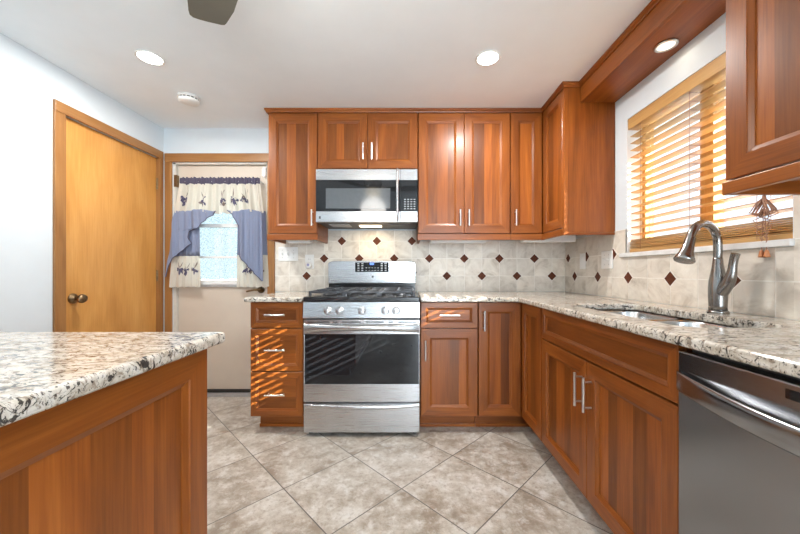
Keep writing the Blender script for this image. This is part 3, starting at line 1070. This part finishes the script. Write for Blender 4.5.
def disc_lamp(name, label, loc, rad, power, color, ring=0.012, group=None, m='lamp'):
    r = thing(name, label, 'light', loc, 0, group)
    mb = MB()
    mb.lathe([(rad, 0), (rad + ring, -0.0015), (rad + ring, -0.004), (rad + ring * 0.5, -0.007), (rad, -0.005), (rad, 0.0)], (0, 0, -0.0005), 'z', 40)
    mb.build('trim_ring', M['white'] if m == 'lamp' else M['nickel'], r)
    mb = MB()
    mb.lathe([(0.0, -0.0045), (rad * 0.7, -0.0043), (rad, -0.003), (rad, -0.001), (0, -0.001)], (0, 0, -0.0005), 'z', 40)
    mb.build('diffuser', M[m], r)
    d = bpy.data.lights.new(name + '_light', 'AREA')
    d.shape = 'DISK'
    d.size = rad * 1.9
    d.energy = power
    d.color = color
    o = bpy.data.objects.new(name + '_light', d)
    COL.objects.link(o)
    o.parent = r
    o.location = (0, 0, -0.012)
    return r
disc_lamp('recessed_ceiling_light', 'round recessed ceiling light near the left wall', (-1.457, 1.847, CZ), 0.058, 13, (1, 0.97, 0.93))
disc_lamp('recessed_ceiling_light', 'round recessed ceiling light on the right, in front of the tall two-door wall cabinet', (0.452, 1.85, CZ), 0.058, 13, (1, 0.97, 0.93))
disc_lamp('recessed_downlight', 'small lit downlight in the underside of the valance box over the window', (1.235, 1.565, 2.135), 0.037, 0.12, (1, 0.85, 0.62), 0.011, m='lampsoft')

# under-cabinet fixtures
for label, (x0, x1, y0, y1) in (('slim white light fixture under the single-door cabinet left of the microwave', (-0.946, -0.765, 2.56, 2.64)),
                                ('slim white light fixture under the two-door cabinet right of the microwave', (0.175, 0.615, 2.56, 2.64)),
                                ('slim white light fixture under the corner cabinet', (0.87, 1.27, 2.47, 2.54))):
    mb = MB()
    mb.box(x0, x1, y0, y1, 1.279, UB - 0.001)
    tag(mb.build('under_cabinet_light', M['white'], bevel=0.006), label, 'light')

# ------------------------------------------------------------------ range
ST = M['steel']
RX0, RW = -0.664, 0.738
r = thing('gas_range', 'stainless steel gas range with black oven glass between the base cabinets', 'stove', (RX0, 2.08, 0))
RDp = YB - 2.08 - 0.012
def body(m):
    m.box(0.004, RW - 0.004, 0.04, RDp, 0.03, 0.862, mi=0)
    for x in (0.03, RW - 0.03):
        for y in (0.06, RDp - 0.05): m.cyl((x, y, 0), (x, y, 0.035), 0.016, seg=12)
part('body', M['grey'], r, body)
part('cooktop', M['black'], r, lambda m: m.box(0, RW, -0.012, RDp - 0.085, 0.862, 0.893), bevel=0.006, seg=3)
def cp(m):
    m.prism([(-0.018, 0.760), (-0.004, 0.860), (0.04, 0.860), (0.04, 0.757), (-0.014, 0.757)], 0.0, RW, axis=0)
part('control_panel', ST, r, cp, bevel=0.002)
for kx in (0.155, 0.231, 0.372, 0.52, 0.588):
    mb = MB()
    c0 = (kx, -0.012, 0.806)
    mb.lathe([(0, 0), (0.026, 0), (0.026, -0.004), (0.0225, -0.007), (0.021, -0.022), (0.0185, -0.026), (0, -0.026)], c0, 'y', 28)
    mb.prism([(kx - 0.0055, 0.806 - 0.02), (kx + 0.0055, 0.806 - 0.02), (kx + 0.004, 0.806 + 0.02), (kx - 0.004, 0.806 + 0.02)], -0.046, -0.034, axis=1)
    mb.build('knob', ST, r, bevel=0.0015)
# oven door
mb = MB()
mb.box(0, RW, 0.0, 0.04, 0.655, 0.745)
mb.box(0, RW, 0.0, 0.04, 0.222, 0.336)
mb.box(0, 0.006, 0.0, 0.04, 0.336, 0.655)
mb.box(RW - 0.006, RW, 0.0, 0.04, 0.336, 0.655)
dr = mb.build('oven_door', ST, r, bevel=0.002)
part('oven_glass', M['bglass'], dr, lambda m: m.box(0.006, RW - 0.006, 0.002, 0.035, 0.336, 0.655))
def vents(m):
    for a, b2 in ((0.025, 0.165), (0.185, 0.215), (0.245, 0.365), (0.395, 0.51), (0.54, 0.57), (0.60, 0.725)): m.box(a, b2, -0.001, 0.004, 0.728, 0.735)
part('vent_slots', M['dark'], dr, vents)
def bowed(x0, x1, zt, zb_end, zb_mid, out_end, out_mid):
    def fn(m, n=32, k=8):
        pts = []
        for i in range(n + 1):
            t = i / n
            s = math.sin(PI * t) ** 0.8
            o2 = out_end + (out_mid - out_end) * s
            zb = zb_end + (zb_mid - zb_end) * s
            zc, hh = (zt + zb) / 2, (zt - zb) / 2
            for j in range(k + 1):
                a = PI * j / k
                pts.append((x0 + (x1 - x0) * t, -o2 * math.sin(a) ** 0.55 if 0 < j < k else 0.001, zc + hh * math.cos(a)))
        fs = [(i * (k + 1) + j, i * (k + 1) + j + 1, (i + 1) * (k + 1) + j + 1, (i + 1) * (k + 1) + j) for i in range(n) for j in range(k)]
        m.new_piece(0)
        m.idx(pts, fs, 2, 0, True)
        m.idx(pts[:k + 1], [tuple(range(k + 1))], 2, 0, False)
        m.idx(pts[-k - 1:], [tuple(range(k + 1))], 2, 0, False)
    return fn
part('handle', ST, dr, bowed(0.004, RW - 0.004, 0.722, 0.660, 0.680, 0.008, 0.05))
part('drawer', ST, r, lambda m: m.box(0, RW, 0.0, 0.04, 0.028, 0.212), bevel=0.003)
part('drawer_handle', ST, r, bowed(0.004, RW - 0.004, 0.209, 0.196, 0.176, 0.004, 0.026))
# backguard
def arch(m):
    out = [(0.012, 0.955), (RW - 0.012, 0.955), (RW - 0.008, 1.115), (RW - 0.02, 1.132), (RW - 0.05, 1.139)]
    out += [(RW - 0.05 - (RW - 0.1) * k / 8, 1.139 + 0.004 * math.sin(PI * k / 8)) for k in range(1, 8)]
    out += [(0.05, 1.139), (0.02, 1.132), (0.008, 1.115)]
    m.prism(out, RDp - 0.075, RDp, axis=1)
bg = part('backguard', ST, r, arch, bevel=0.006, seg=3)
part('backguard_base', M['black'], r, lambda m: m.box(0.014, RW - 0.014, RDp - 0.066, RDp - 0.002, 0.893, 0.955))
def lip(m):
    m.prism([(0.03, 0.975), (0.09, 0.975), (0.10, 0.961), (RW - 0.10, 0.961), (RW - 0.09, 0.975), (RW - 0.03, 0.975), (RW - 0.03, 0.985), (0.03, 0.985)], RDp - 0.083, RDp - 0.074, axis=1)
part('backguard_lip', ST, r, lip, bevel=0.002)
yb = RDp - 0.075
mb = MB(); mb.box(0.232, 0.506, yb - 0.004, yb + 0.001, 1.050, 1.129)
dp = mb.build('control_display', M['bglass'], r, bevel=0.004)
part('clock_window', M['bluelight'], dp, lambda m: m.box(0.352, 0.386, yb - 0.0046, yb - 0.003, 1.108, 1.124))
def keys(m):
    for bx in (0.251, 0.283, 0.441, 0.473):
        for bz in (1.062, 1.081, 1.100, 1.117): m.box(bx, bx + 0.016, yb - 0.0046, yb - 0.003, bz - 0.003, bz + 0.005)
    for k in range(5):
        m.box(0.318 + 0.024 * k, 0.330 + 0.024 * k, yb - 0.0046, yb - 0.003, 1.060, 1.064)
        m.box(0.318 + 0.024 * k, 0.330 + 0.024 * k, yb - 0.0046, yb - 0.003, 1.082, 1.086)
part('keypad', M['ltgrey'], dp, keys)
part('emblem', M['grey'], r, lambda m: m.lathe([(0, -0.001), (0.009, -0.001), (0.009, 0.002), (0, 0.002)], (0.376, yb - 0.0, 1.012), 'y', 20))
part('side_knob', M['grey'], r, lambda m: m.cyl((RW - 0.010, RDp - 0.05, 1.045), (RW - 0.001, RDp - 0.05, 1.045), 0.006))
# burners and grates
def burner(x, y, rad):
    mb = MB()
    mb.lathe([(0, 0), (rad * 1.25, 0), (rad * 1.2, 0.006), (rad, 0.010), (rad * 0.95, 0.017), (0, 0.019)], (x, y, 0.8935), 'z', 24)
    mb.build('burner', M['iron'], r)
ym = (RDp - 0.085) / 2
for x, y, rad in ((0.13, ym - 0.13, 0.04), (0.13, ym + 0.13, 0.032), (RW / 2, ym, 0.05), (RW - 0.13, ym - 0.13, 0.036), (RW - 0.13, ym + 0.13, 0.03)): burner(x, y, rad)
def grate(x0, x1):
    mb = MB()
    y0, y1, zt, b_ = 0.012, RDp - 0.105, 0.928, 0.006
    xc = (x0 + x1) / 2
    for x in (x0, x1): mb.box(x - b_, x + b_, y0, y1, zt - 0.014, zt)
    for y in (y0, (y0 + y1) / 2, y1): mb.box(x0, x1, y - b_, y + b_, zt - 0.014, zt)
    for y in (ym - 0.13, ym + 0.13):
        mb.box(x0, xc - 0.022, y - b_, y + b_, zt - 0.012, zt + 0.003)
        mb.box(xc + 0.022, x1, y - b_, y + b_, zt - 0.012, zt + 0.003)
        mb.box(xc - b_, xc + b_, y + 0.022, y + 0.12, zt - 0.012, zt + 0.003)
        mb.box(xc - b_, xc + b_, y - 0.12, y - 0.022, zt - 0.012, zt + 0.003)
    for x in (x0, x1):
        for y in (y0, y1): mb.box(x - 0.008, x + 0.008, y - 0.008, y + 0.008, 0.8935, zt)
    mb.build('grate', M['iron'], r, bevel=0.0025)
g3 = (RW - 0.06) / 3
for k in range(3): grate(0.03 + k * g3 + 0.008, 0.03 + (k + 1) * g3 - 0.008)

# ------------------------------------------------------------------ microwave
MX, MY, MZ, MW, MH = -0.668, 2.37, 1.412, 0.737, 0.384
r = thing('microwave', 'stainless steel over-the-range microwave mounted above the stove', 'microwave', (MX, MY, MZ))
MD = YB - MY - 0.009
def body(m):
    m.prism([(0.02, 0.0), (MD, -0.0), (MD, MH), (0.02, MH)], 0.002, MW - 0.002, axis=0)
part('body', M['grey'], r, body)
xh = 0.575
def dpan(m):
    m.box(0, 0.612, 0, 0.02, 0.305, MH)
    m.box(0, 0.612, 0, 0.02, 0.0, 0.078)
dr = part('door', ST, r, dpan, bevel=0.002)
part('door_glass', M['bglass'], dr, lambda m: m.box(0, 0.612, 0.001, 0.02, 0.0785, 0.3045))
part('door_window', M['mwglass'], dr, lambda m: m.box(0.072, 0.54, -0.0002, 0.01, 0.098, 0.245))
def hd(m):
    pts = []
    n = 14
    for k in range(n + 1):
        t = k / n
        pts.append((0.593, -0.012 - 0.026 * math.sin(PI * t) ** 0.6, 0.012 + (MH - 0.02) * t))
    m.tube(pts, [0.018] * (n + 1), 16, squash=0.5)
part('handle', ST, dr, hd)
def rp_(m):
    m.box(0.614, MW, 0, 0.02, 0.305, MH)
    m.box(0.614, MW, 0, 0.02, 0.0, 0.078)
    m.box(0.614, MW, 0.012, 0.02, 0.0775, 0.3055)
pn = part('control_panel', ST, r, rp_, bevel=0.002)
part('control_glass', M['bglass'], pn, lambda m: m.box(0.614, MW, 0.001, 0.02, 0.0785, 0.3045))
def keys(m):
    for i in range(4):
        for j in range(5): m.box(0.640 + i * 0.023, 0.652 + i * 0.023, 0.0002, 0.004, 0.094 + j * 0.017, 0.099 + j * 0.017)
part('keypad', M['ltgrey'], pn, keys)
part('badge', M['grey'], dr, lambda m: m.box(0.022, 0.036, -0.001, 0.003, 0.024, 0.042))
part('badge', M['ltgrey'], pn, lambda m: m.box(0.644, 0.712, -0.0006, 0.003, 0.026, 0.034))
part('grease_filter', M['ltgrey'], r, lambda m: m.box(0.07, 0.22, 0.10, 0.24, -0.004, 0.0))
part('grease_filter', M['iron'], r, lambda m: m.box(0.53, 0.68, 0.10, 0.24, -0.004, 0.0))
part('cooktop_lamp', M['lampwarm'], r, lambda m: m.box(0.29, 0.46, 0.16, 0.24, -0.005, 0.0))
d = bpy.data.lights.new('cooktop_light', 'AREA')
d.size = 0.15
d.energy = 0.7
d.color = (1, 0.75, 0.45)
o = bpy.data.objects.new('cooktop_light', d)
COL.objects.link(o)
o.parent = r
o.location = (0.375, 0.2, -0.008)

# ------------------------------------------------------------------ dishwasher
DW = 0.605
r = thing('dishwasher', 'stainless steel dishwasher with a bowed pocket handle, right of the sink cabinet', 'dishwasher', (FX + 0.012, 0.888, 0), -PI / 2)
SD = M['steel_dw']
part('tub', M['grey'], r, lambda m: (m.box(0.003, DW - 0.003, 0.02, 0.55, 0.10, 0.845), m.box(0.01, DW - 0.01, 0.07, 0.5, 0, 0.10)))
dr = part('door', SD, r, lambda m: m.box(0.002, DW - 0.002, -0.018, 0.02, 0.115, 0.838), bevel=0.004)
def dwh(m, n=36):
    pts = []
    rows = [(0.768, 0.0), (0.776, 0.4), (0.784, 0.75), (0.785, 0.9), (0.779, 1.0), (0.772, 1.02), (0.738, 1.0), (0.733, 0.9), (0.733, 0.0)]
    k = len(rows)
    for i in range(n + 1):
        t = i / n
        s = 0.004 + 0.042 * math.sin(PI * t) ** 0.75
        dz = -0.010 * math.sin(PI * t)
        for z, f in rows: pts.append((0.002 + (DW - 0.004) * t, -0.0175 - s * f, z + dz))
    fs = [(i * k + j, i * k + j + 1, (i + 1) * k + j + 1, (i + 1) * k + j) for i in range(n) for j in range(k - 1)]
    m.new_piece(0)
    m.idx(pts, fs, 2, 0, True)
    m.idx(pts[:k], [tuple(range(k))], 2, 0, False)
    m.idx(pts[-k:], [tuple(range(k))], 2, 0, False)
part('handle', SD, dr, dwh)
part('status_window', M['bglass'], dr, lambda m: m.box(0.255, 0.345, -0.0188, -0.01, 0.806, 0.825))
part('toe_plate', M['black'], r, lambda m: m.box(0.005, DW - 0.005, 0.05, 0.06, 0.005, 0.11))

# ------------------------------------------------------------------ window blind
r = thing('window_blind', 'honey wood slat blind inside the kitchen window', 'blind', (XR + 0.036, (WY0 + WY1) / 2, WZ0))
bl = (WY1 - WY0) / 2 - 0.010
BM = M['blind']
part('blind_valance', BM, r, lambda m: (m.box(-0.036, -0.024, -bl - 0.003, bl + 0.003, 0.742, 0.808, 1), m.box(-0.022, 0.026, -bl, bl, 0.765, 0.806, 1)), bevel=0.002)
nsl = 16
z_top, z_bot = 0.742, 0.108
for k in range(nsl):
    z = z_bot + (z_top - z_bot) * k / (nsl - 1)
    mb = MB()
    tl = math.radians(4)
    mb.new_piece(spread=0.08)
    P = []
    for sx_ in (-0.024, 0.024):
        for dz in (-0.0015, 0.0015):
            for yy in (-bl, bl): P.append((sx_ * math.cos(tl), yy, z - sx_ * math.sin(tl) + dz))
    mb.idx(P, [(0, 1, 3, 2), (4, 6, 7, 5), (0, 4, 5, 1), (2, 3, 7, 6), (0, 2, 6, 4), (1, 5, 7, 3)], 1, 0, False)
    mb.build('slat', BM, r)
for k in range(7):
    mb = MB()
    mb.box(-0.025 + random.uniform(-0.002, 0.002), 0.024, -bl, bl, 0.023 + 0.0085 * k, 0.0265 + 0.0085 * k, 1, spread=0.1)
    mb.build('slat', BM, r)
part('bottom_rail', BM, r, lambda m: m.box(-0.027, 0.026, -bl - 0.002, bl + 0.002, 0.001, 0.021, 1), bevel=0.003)
for y in (-0.30, 0.0, 0.33):
    mb = MB()
    for xx in (-0.027, 0.027): mb.cyl((xx, y, 0.01), (xx, y, 0.78), 0.0011, seg=6)
    for k in range(nsl):
        z = z_bot + (z_top - z_bot) * k / (nsl - 1) - 0.003
        mb.cyl((-0.027, y, z), (0.027, y, z), 0.0009, seg=5)
    mb.build('ladder_cord', M['cord'], r)
# bundled pull cords with tassels
mb = MB()
cy = 1.203 - (WY0 + WY1) / 2
cxx = -0.056
zk = 1.33 - WZ0
for dy in (-0.006, 0.006):
    mb.tube([(-0.033, cy + dy, 0.755), (-0.045, cy + dy, 0.62), (cxx, cy + dy * 0.6, zk), (cxx, cy + dy * 0.5, zk - 0.03)], 0.0014, 6)
for k in range(16):
    sp = random.uniform(0.02, 0.046) * (1 if k % 2 else -1)
    dx = random.uniform(-0.016, 0.012)
    dn = random.uniform(0.055, 0.075)
    mb.tube([(cxx, cy, zk - 0.005), (cxx + dx, cy + sp * 0.3, zk - 0.022), (cxx + dx, cy + sp * 0.8, zk - 0.05), (cxx + dx, cy + sp, zk - dn), (cxx + dx * 0.5, cy + sp * 0.35, zk - dn - 0.008), (cxx, cy, zk - 0.045)], 0.002, 6)
for k in range(9):
    z0 = zk - 0.075 - 0.011 * k
    s = 1 if k % 2 else -1
    w = random.uniform(0.018, 0.04) * (1 - k / 14)
    mb.tube([(cxx, cy, z0 + 0.012), (cxx + 0.006, cy + s * w * 0.7, z0 + 0.008), (cxx - 0.004, cy + s * w, z0), (cxx, cy + s * w * 0.6, z0 - 0.012), (cxx, cy, z0 - 0.006)], 0.0018, 6)
for dy in (-0.009, 0.009):
    mb.tube([(cxx, cy, zk - 0.02), (cxx, cy + dy * 0.6, zk - 0.12), (cxx, cy + dy, zk - 0.21)], 0.0014, 6)
mb.lathe([(0.003, 0.0), (0.005, -0.004), (0.007, -0.02), (0.004, -0.03)], (cxx, cy, zk + 0.006), 'z', 12)
pc = mb.build('pull_cord', M['cord'], r)
pc['label'] = 'tangled copper brown pull cords'
for dy in (-0.009, 0.009):
    mb = MB()
    mb.lathe([(0.0, 0.0), (0.004, 0.0), (0.006, -0.005), (0.009, -0.02), (0.0095, -0.026), (0.0, -0.027)], (cxx, cy + dy, zk - 0.20), 'z', 14)
    mb.build('tassel', M['tassel'], pc)

# ------------------------------------------------------------------ curtain on the back door
r = thing('door_curtain', 'cream and blue-grey embroidered swag curtain on the beige back door', 'curtain', (-1.58, SY, 0.9))
CYc = -0.064          # curtain plane, local y
PX = 2.731 / F
def cpx(px, py, d=0.0):   # pattern-drafting units: one unit is 8.46 mm on the door
    return ((px - 408) * PX + 1.58, CYc - d, H - (py - 272) * PX - 0.9)
mb = MB()
mb.cyl(cpx(181, 181.5, -0.004), cpx(261, 181.5, -0.004), 0.006)
for px in (182, 260):
    p = cpx(px, 181.5)
    mb.cyl((p[0], p[1], p[2]), (p[0], -0.001, p[2]), 0.006)
mb.build('curtain_rod', M['nickel'], r)
def pleat(x, amp, n, ph=0.0): return amp * (math.sin(x * n + ph) + 0.45 * math.sin(x * n * 2.3 + ph * 1.7 + 1) + 0.3 * math.sin(x * n * 0.6 + 2))
def header(u, v):
    px = 180.5 + 80.5 * u
    py = 177.6 + 7.2 * v + 0.6 * math.sin(u * 130) * (1 - v) + 0.5 * math.sin(u * 170 + 1) * v
    p = cpx(px, py, 0.010 + 0.006 * math.sin(u * 190) + 0.004 * math.sin(u * 77) - 0.008 * (2 * v - 1) ** 2)
    return p
part('curtain_header', M['ruffle'], r, lambda m: m.grid(header, 240, 6), solid=0.0015)
def val_d(u, v): return 0.012 + (0.009 + 0.010 * v) * pleat(u, 1, 60)
def val_pt(u, v, lift=0.0):
    xl, xr = 181 - 4.5 * v, 261 + 3.5 * v
    px = xl + (xr - xl) * u
    hem = 213.0 - 0.8 * math.sin(u * 9) + (0.5 * math.sin(u * 110))
    return cpx(px, 184.2 + (hem - 184.2) * v, val_d(u, v) + lift)
def motif(m, fn, uc, vc, su, sv, seedv):
    rnd = random.Random(seedv)
    def leafp(u0, v0, ang, ln, wd, mi):
        pts = []
        n = 6
        for sgn in (1, -1):
            for k in range(n + 1) if sgn == 1 else range(n - 1, 0, -1):
                t = k / n
                w = wd * math.sin(PI * t) * sgn
                lu = ln * t * math.cos(ang) - w * math.sin(ang)
                lv = ln * t * math.sin(ang) + w * math.cos(ang)
                pts.append(fn(u0 + lu * su, v0 + lv * sv, 0.0022))
        m.face(pts, 2, mi)
    for k in range(6): leafp(uc, vc, rnd.uniform(-0.3, PI + 0.3), rnd.uniform(0.6, 1.0), 0.16, 1)
    for k in range(5): leafp(uc + rnd.uniform(-.5, .5) * su, vc + rnd.uniform(-.15, .5) * sv, rnd.uniform(0, 2 * PI), rnd.uniform(0.35, 0.5), 0.14, 2 if k % 2 else 1)
    for k in range(3): leafp(uc, vc, -PI / 2 + rnd.uniform(-0.8, 0.8), rnd.uniform(0.8, 1.3), 0.05, 2)
def valf(m):
    m.grid(lambda u, v: val_pt(u, v), 150, 8)
    for k, uc in enumerate((0.085, 0.30, 0.53, 0.66, 0.80)): motif(m, val_pt, uc, 0.52, 0.062, 0.32, 11 + k)
part('curtain_valance', [M['cream'], M['thread'], M['thread2']], r, valf)
def side(xl0, xr0, xl1, xr1, y0, y1, yb_, seedv):
    def pt(u, v, lift=0.0, a=y0, b2=y1):
        py = a + (b2 - a) * v
        t = (py - y0) / (yb_ - y0)
        px = xl0 + (xl1 - xl0) * t + ((xr0 + (xr1 - xr0) * t) - (xl0 + (xl1 - xl0) * t)) * u
        return cpx(px, py + (0.5 * math.sin(u * 30) if b2 == yb_ and v > 0.99 else 0), 0.005 + 0.013 * pleat(u, 0.7, 26, seedv) + lift)
    return pt
for (a, b2, c0, d0, cut, sd2) in ((177, 200, 170.5, 201.5, 256, 1), (238, 265, 237, 268.5, 255, 4)):
    pt = side(a, b2, c0, d0, 211, cut, 287, sd2)
    part('curtain_side', M['blue'], r, lambda m: m.grid(lambda u, v: pt(u, v), 46, 8), solid=0.001)
    def brd(m):
        f2 = lambda u, v, lift=0.0: pt(u, v, lift, cut, 287)
        m.grid(lambda u, v: f2(u, v), 46, 6)
        for k, uc in enumerate((0.3, 0.52, 0.8)): motif(m, f2, uc, 0.42, 0.15, 0.24, 31 + k + sd2)
    part('curtain_border', [M['cream'], M['thread'], M['thread2']], r, brd)
def swag(left_edge, right_edge, y0, y1, nple, ph, base):
    def lerp(tab, py):
        for (p0, x0), (p1, x1) in zip(tab, tab[1:]):
            if p0 <= py <= p1: return x0 + (x1 - x0) * (py - p0) / (p1 - p0)
        return tab[-1][1]
    def pt(u, v):
        py = y0 + (y1 - y0) * v
        xl, xr = lerp(left_edge, py), lerp(right_edge, py)
        return cpx(xl + (xr - xl) * u, py + 1.0 * math.sin(u * 8) * (v < 0.02), base + 0.011 * pleat((xl + (xr - xl) * u) * 0.1, 0.8, nple, ph) * min(1, (xr - xl) / 12))
    return pt
ls = swag([(211, 177.5), (240, 173.5), (277, 168.0)], [(211, 219), (214, 217), (222, 206), (229, 199.5), (231, 192), (238, 191), (244, 193.5), (252, 184), (258, 176), (266, 171.5), (277, 169)], 211, 277, 9.0, 0.3, 0.034)
lo = part('curtain_swag', M['blue'], r, lambda m: m.grid(ls, 40, 60), solid=0.001)
part('piping', M['ruffle'], lo, lambda m: m.tube([Vector(ls(1.0, k / 40)) + Vector((0, -0.002, 0)) for k in range(41)], 0.0032, 6))
rs = swag([(211, 230), (214, 233), (221, 238), (228, 240.5), (256, 241.5), (262, 246), (281, 263.5)], [(211, 263.5), (240, 264.5), (270, 265.5), (281, 265)], 211, 281, 9.0, 2.0, 0.034)
ro = part('curtain_swag', M['blue'], r, lambda m: m.grid(rs, 40, 60), solid=0.001)
part('piping', M['ruffle'], ro, lambda m: m.tube([Vector(rs(0.0, k / 40)) + Vector((0, -0.002, 0)) for k in range(41)], 0.0032, 6))

# ------------------------------------------------------------------ switches and sockets
def plate(name, label, cat, loc, rz, w, h, kind, n):
    r = thing(name, label, cat, loc, rz)
    part('cover_plate', M['white'], r, lambda m: m.box(-w / 2, w / 2, -0.006, 0, -h / 2, h / 2), bevel=0.003)
    for k in range(n):
        x = (k - (n - 1) / 2) * 0.046
        if kind == 'toggle':
            part('toggle', M['white'], r, lambda m: (m.box(x - 0.011, x + 0.011, -0.0075, -0.005, -0.02, 0.02), m.prism([(-0.007, -0.004), (-0.018, 0.006), (-0.016, 0.011), (-0.007, 0.006)], x - 0.005, x + 0.005, axis=0)), bevel=0.001)
            for z in (-0.032, 0.032):
                part('screw', M['ltgrey'], r, lambda m: m.lathe([(0, -0.0072), (0.003, -0.0068), (0.003, -0.005)], (x, 0, z), 'y', 10))
        elif kind == 'rocker':
            part('rocker', M['white'], r, lambda m: m.prism([(-0.006, -0.033), (-0.009, -0.033), (-0.007, 0.0), (-0.0105, 0.033), (-0.006, 0.033)], x - 0.0165, x + 0.0165, axis=0))
        else:
            for z in (-0.02, 0.02):
                part('socket', M['white'], r, lambda m: m.box(x - 0.016, x + 0.016, -0.0078, -0.005, z - 0.014, z + 0.014), bevel=0.002)
            part('slot', M['dark'], r, lambda m: [m.box(x + q - 0.001, x + q + 0.001, -0.0081, -0.006, 0.015, 0.025) for q in (-0.006, 0.006)])
    return r
bw = YB - 0.0075
plate('switch_plate', 'white triple switch plate on the tiles beside the beige door', 'switch', (-1.008, bw, 1.201), 0, 0.165, 0.118, 'toggle', 3)
plate('outlet', 'white outlet on the tiles just left of the range', 'outlet', (-0.828, bw, 1.137), 0, 0.075, 0.118, 'socket', 1)
r = thing('air_freshener', 'small round white plug-in air freshener in the outlet left of the range', 'air freshener', (-0.826, bw - 0.0085, 1.106))
part('housing', M['white'], r, lambda m: m.lathe([(0, 0), (0.02, 0), (0.026, -0.012), (0.028, -0.028), (0.024, -0.038), (0.012, -0.042), (0, -0.042)], (0, 0, 0), 'y', 28))
part('button', mat_simple('lilac_plastic', (0.32, 0.32, 0.50), 0.4, noise=0.05), r, lambda m: m.lathe([(0, -0.0425), (0.011, -0.0425), (0.012, -0.0405), (0, -0.039)], (0, 0, 0.003), 'y', 20))
rw = XR - 0.0075
plate('switch_plate', 'white single switch plate on the side tiles in the counter corner', 'switch', (rw, 2.47, 1.131), -PI / 2, 0.078, 0.118, 'rocker', 1)
plate('switch_plate', 'white double switch plate on the side tiles next to the window', 'switch', (rw, 2.168, 1.131), -PI / 2, 0.122, 0.118, 'toggle', 2)

# ------------------------------------------------------------------ smoke detector and fan
r = thing('smoke_detector', 'round white smoke detector on the ceiling near the beige door', 'detector', (-1.517, 2.265, CZ))
part('base', M['white'], r, lambda m: m.lathe([(0, 0), (0.066, 0), (0.068, -0.008), (0.064, -0.014), (0, -0.014)], (0, 0, -0.0005), 'z', 36))
part('cover', M['white'], r, lambda m: m.lathe([(0.060, -0.012), (0.060, -0.022), (0.066, -0.025), (0.064, -0.034), (0.045, -0.041), (0, -0.043)], (0, 0, 0), 'z', 36))
def vs(m):
    for k in range(16):
        a = 2 * PI * k / 16
        c0, s0 = math.cos(a), math.sin(a)
        b2 = a + 0.26
        P = [(0.0605 * math.cos(t), 0.0605 * math.sin(t), z) for z in (-0.0215, -0.015) for t in (a, b2)] + [(0.059 * math.cos(t), 0.059 * math.sin(t), z) for z in (-0.0215, -0.015) for t in (a, b2)]
        m.idx(P, [(0, 1, 3, 2), (4, 6, 7, 5), (0, 4, 5, 1), (2, 3, 7, 6)], 2, 0, False)
part('vent', M['grey'], r, vs)

HX, HY = -0.419, 0.79
r = thing('ceiling_fan', 'ceiling fan with dark taupe blades, one blade tip visible at the top edge', 'fan', (HX, HY, CZ))
part('mount', M['nickel'], r, lambda m: m.lathe([(0, 0), (0.065, 0), (0.06, -0.03), (0.014, -0.04), (0.014, -0.09), (0, -0.09)], (0, 0, -0.0005), 'z', 28))
part('motor', M['nickel'], r, lambda m: m.lathe([(0, -0.085), (0.06, -0.09), (0.10, -0.12), (0.105, -0.18), (0.09, -0.215), (0, -0.22)], (0, 0, 0), 'z', 36))
fl = bpy.data.lights.new('fan_light', 'POINT')
fl.energy = 11
fl.color = (1, 0.95, 0.88)
fl.shadow_soft_size = 0.15
fo = bpy.data.objects.new('fan_light', fl)
COL.objects.link(fo)
fo.parent = r
fo.location = (0, 0, -0.46)
part('lamp_shade', M['lampwarm'], r, lambda m: m.lathe([(0.0, -0.218), (0.09, -0.22), (0.095, -0.25), (0.07, -0.285), (0, -0.30)], (0, 0, 0), 'z', 32))
zb = 2.045 - CZ
for k in range(3):
    a = math.radians(90 + 36.5 + 120 * k)
    ca, sa = math.cos(a), math.sin(a)
    def T(u, v, z): return (u * ca - v * sa, u * sa + v * ca, z)
    out = [(0.17, -0.05), (0.25, -0.066), (0.38, -0.078), (0.50, -0.074), (0.585, -0.060), (0.600, -0.055), (0.609, -0.044), (0.630, 0.0), (0.642, 0.030), (0.647, 0.048), (0.640, 0.060), (0.62, 0.065), (0.50, 0.077), (0.38, 0.078), (0.25, 0.066), (0.17, 0.05)]
    mb = MB()
    n = len(out)
    tilt = math.radians(7)
    pts = [T(u, v * math.cos(tilt), zb + v * math.sin(tilt) + dz) for dz in (-0.004, 0.004) for u, v in out]
    mb.idx(pts, [tuple(range(n - 1, -1, -1)), tuple(range(n, 2 * n))] + [(q, (q + 1) % n, n + (q + 1) % n, n + q) for q in range(n)], 2, 0, False)
    o = mb.build('blade', M['fan'], r, bevel=0.0015)
    mb = MB()
    mb.tube([T(0.09, 0, zb + 0.04), T(0.14, 0, zb + 0.02), T(0.22, 0, zb + 0.009)], [0.014, 0.012, 0.010], 10)
    mb.build('blade_arm', M['nickel'], o)

# repeats share a group phrase
for key, phrase in (('wall_cabinet', 'cherry wall cabinets'), ('base_cabinet', 'cherry base cabinets'), ('recessed_ceiling_light', 'recessed ceiling lights'),
                    ('under_cabinet_light', 'slim lights under the wall cabinets'), ('switch_plate', 'switch plates on the tiles')):
    for o in bpy.data.objects:
        if o.name.split('.')[0] == key and 'category' in o: o['group'] = phrase
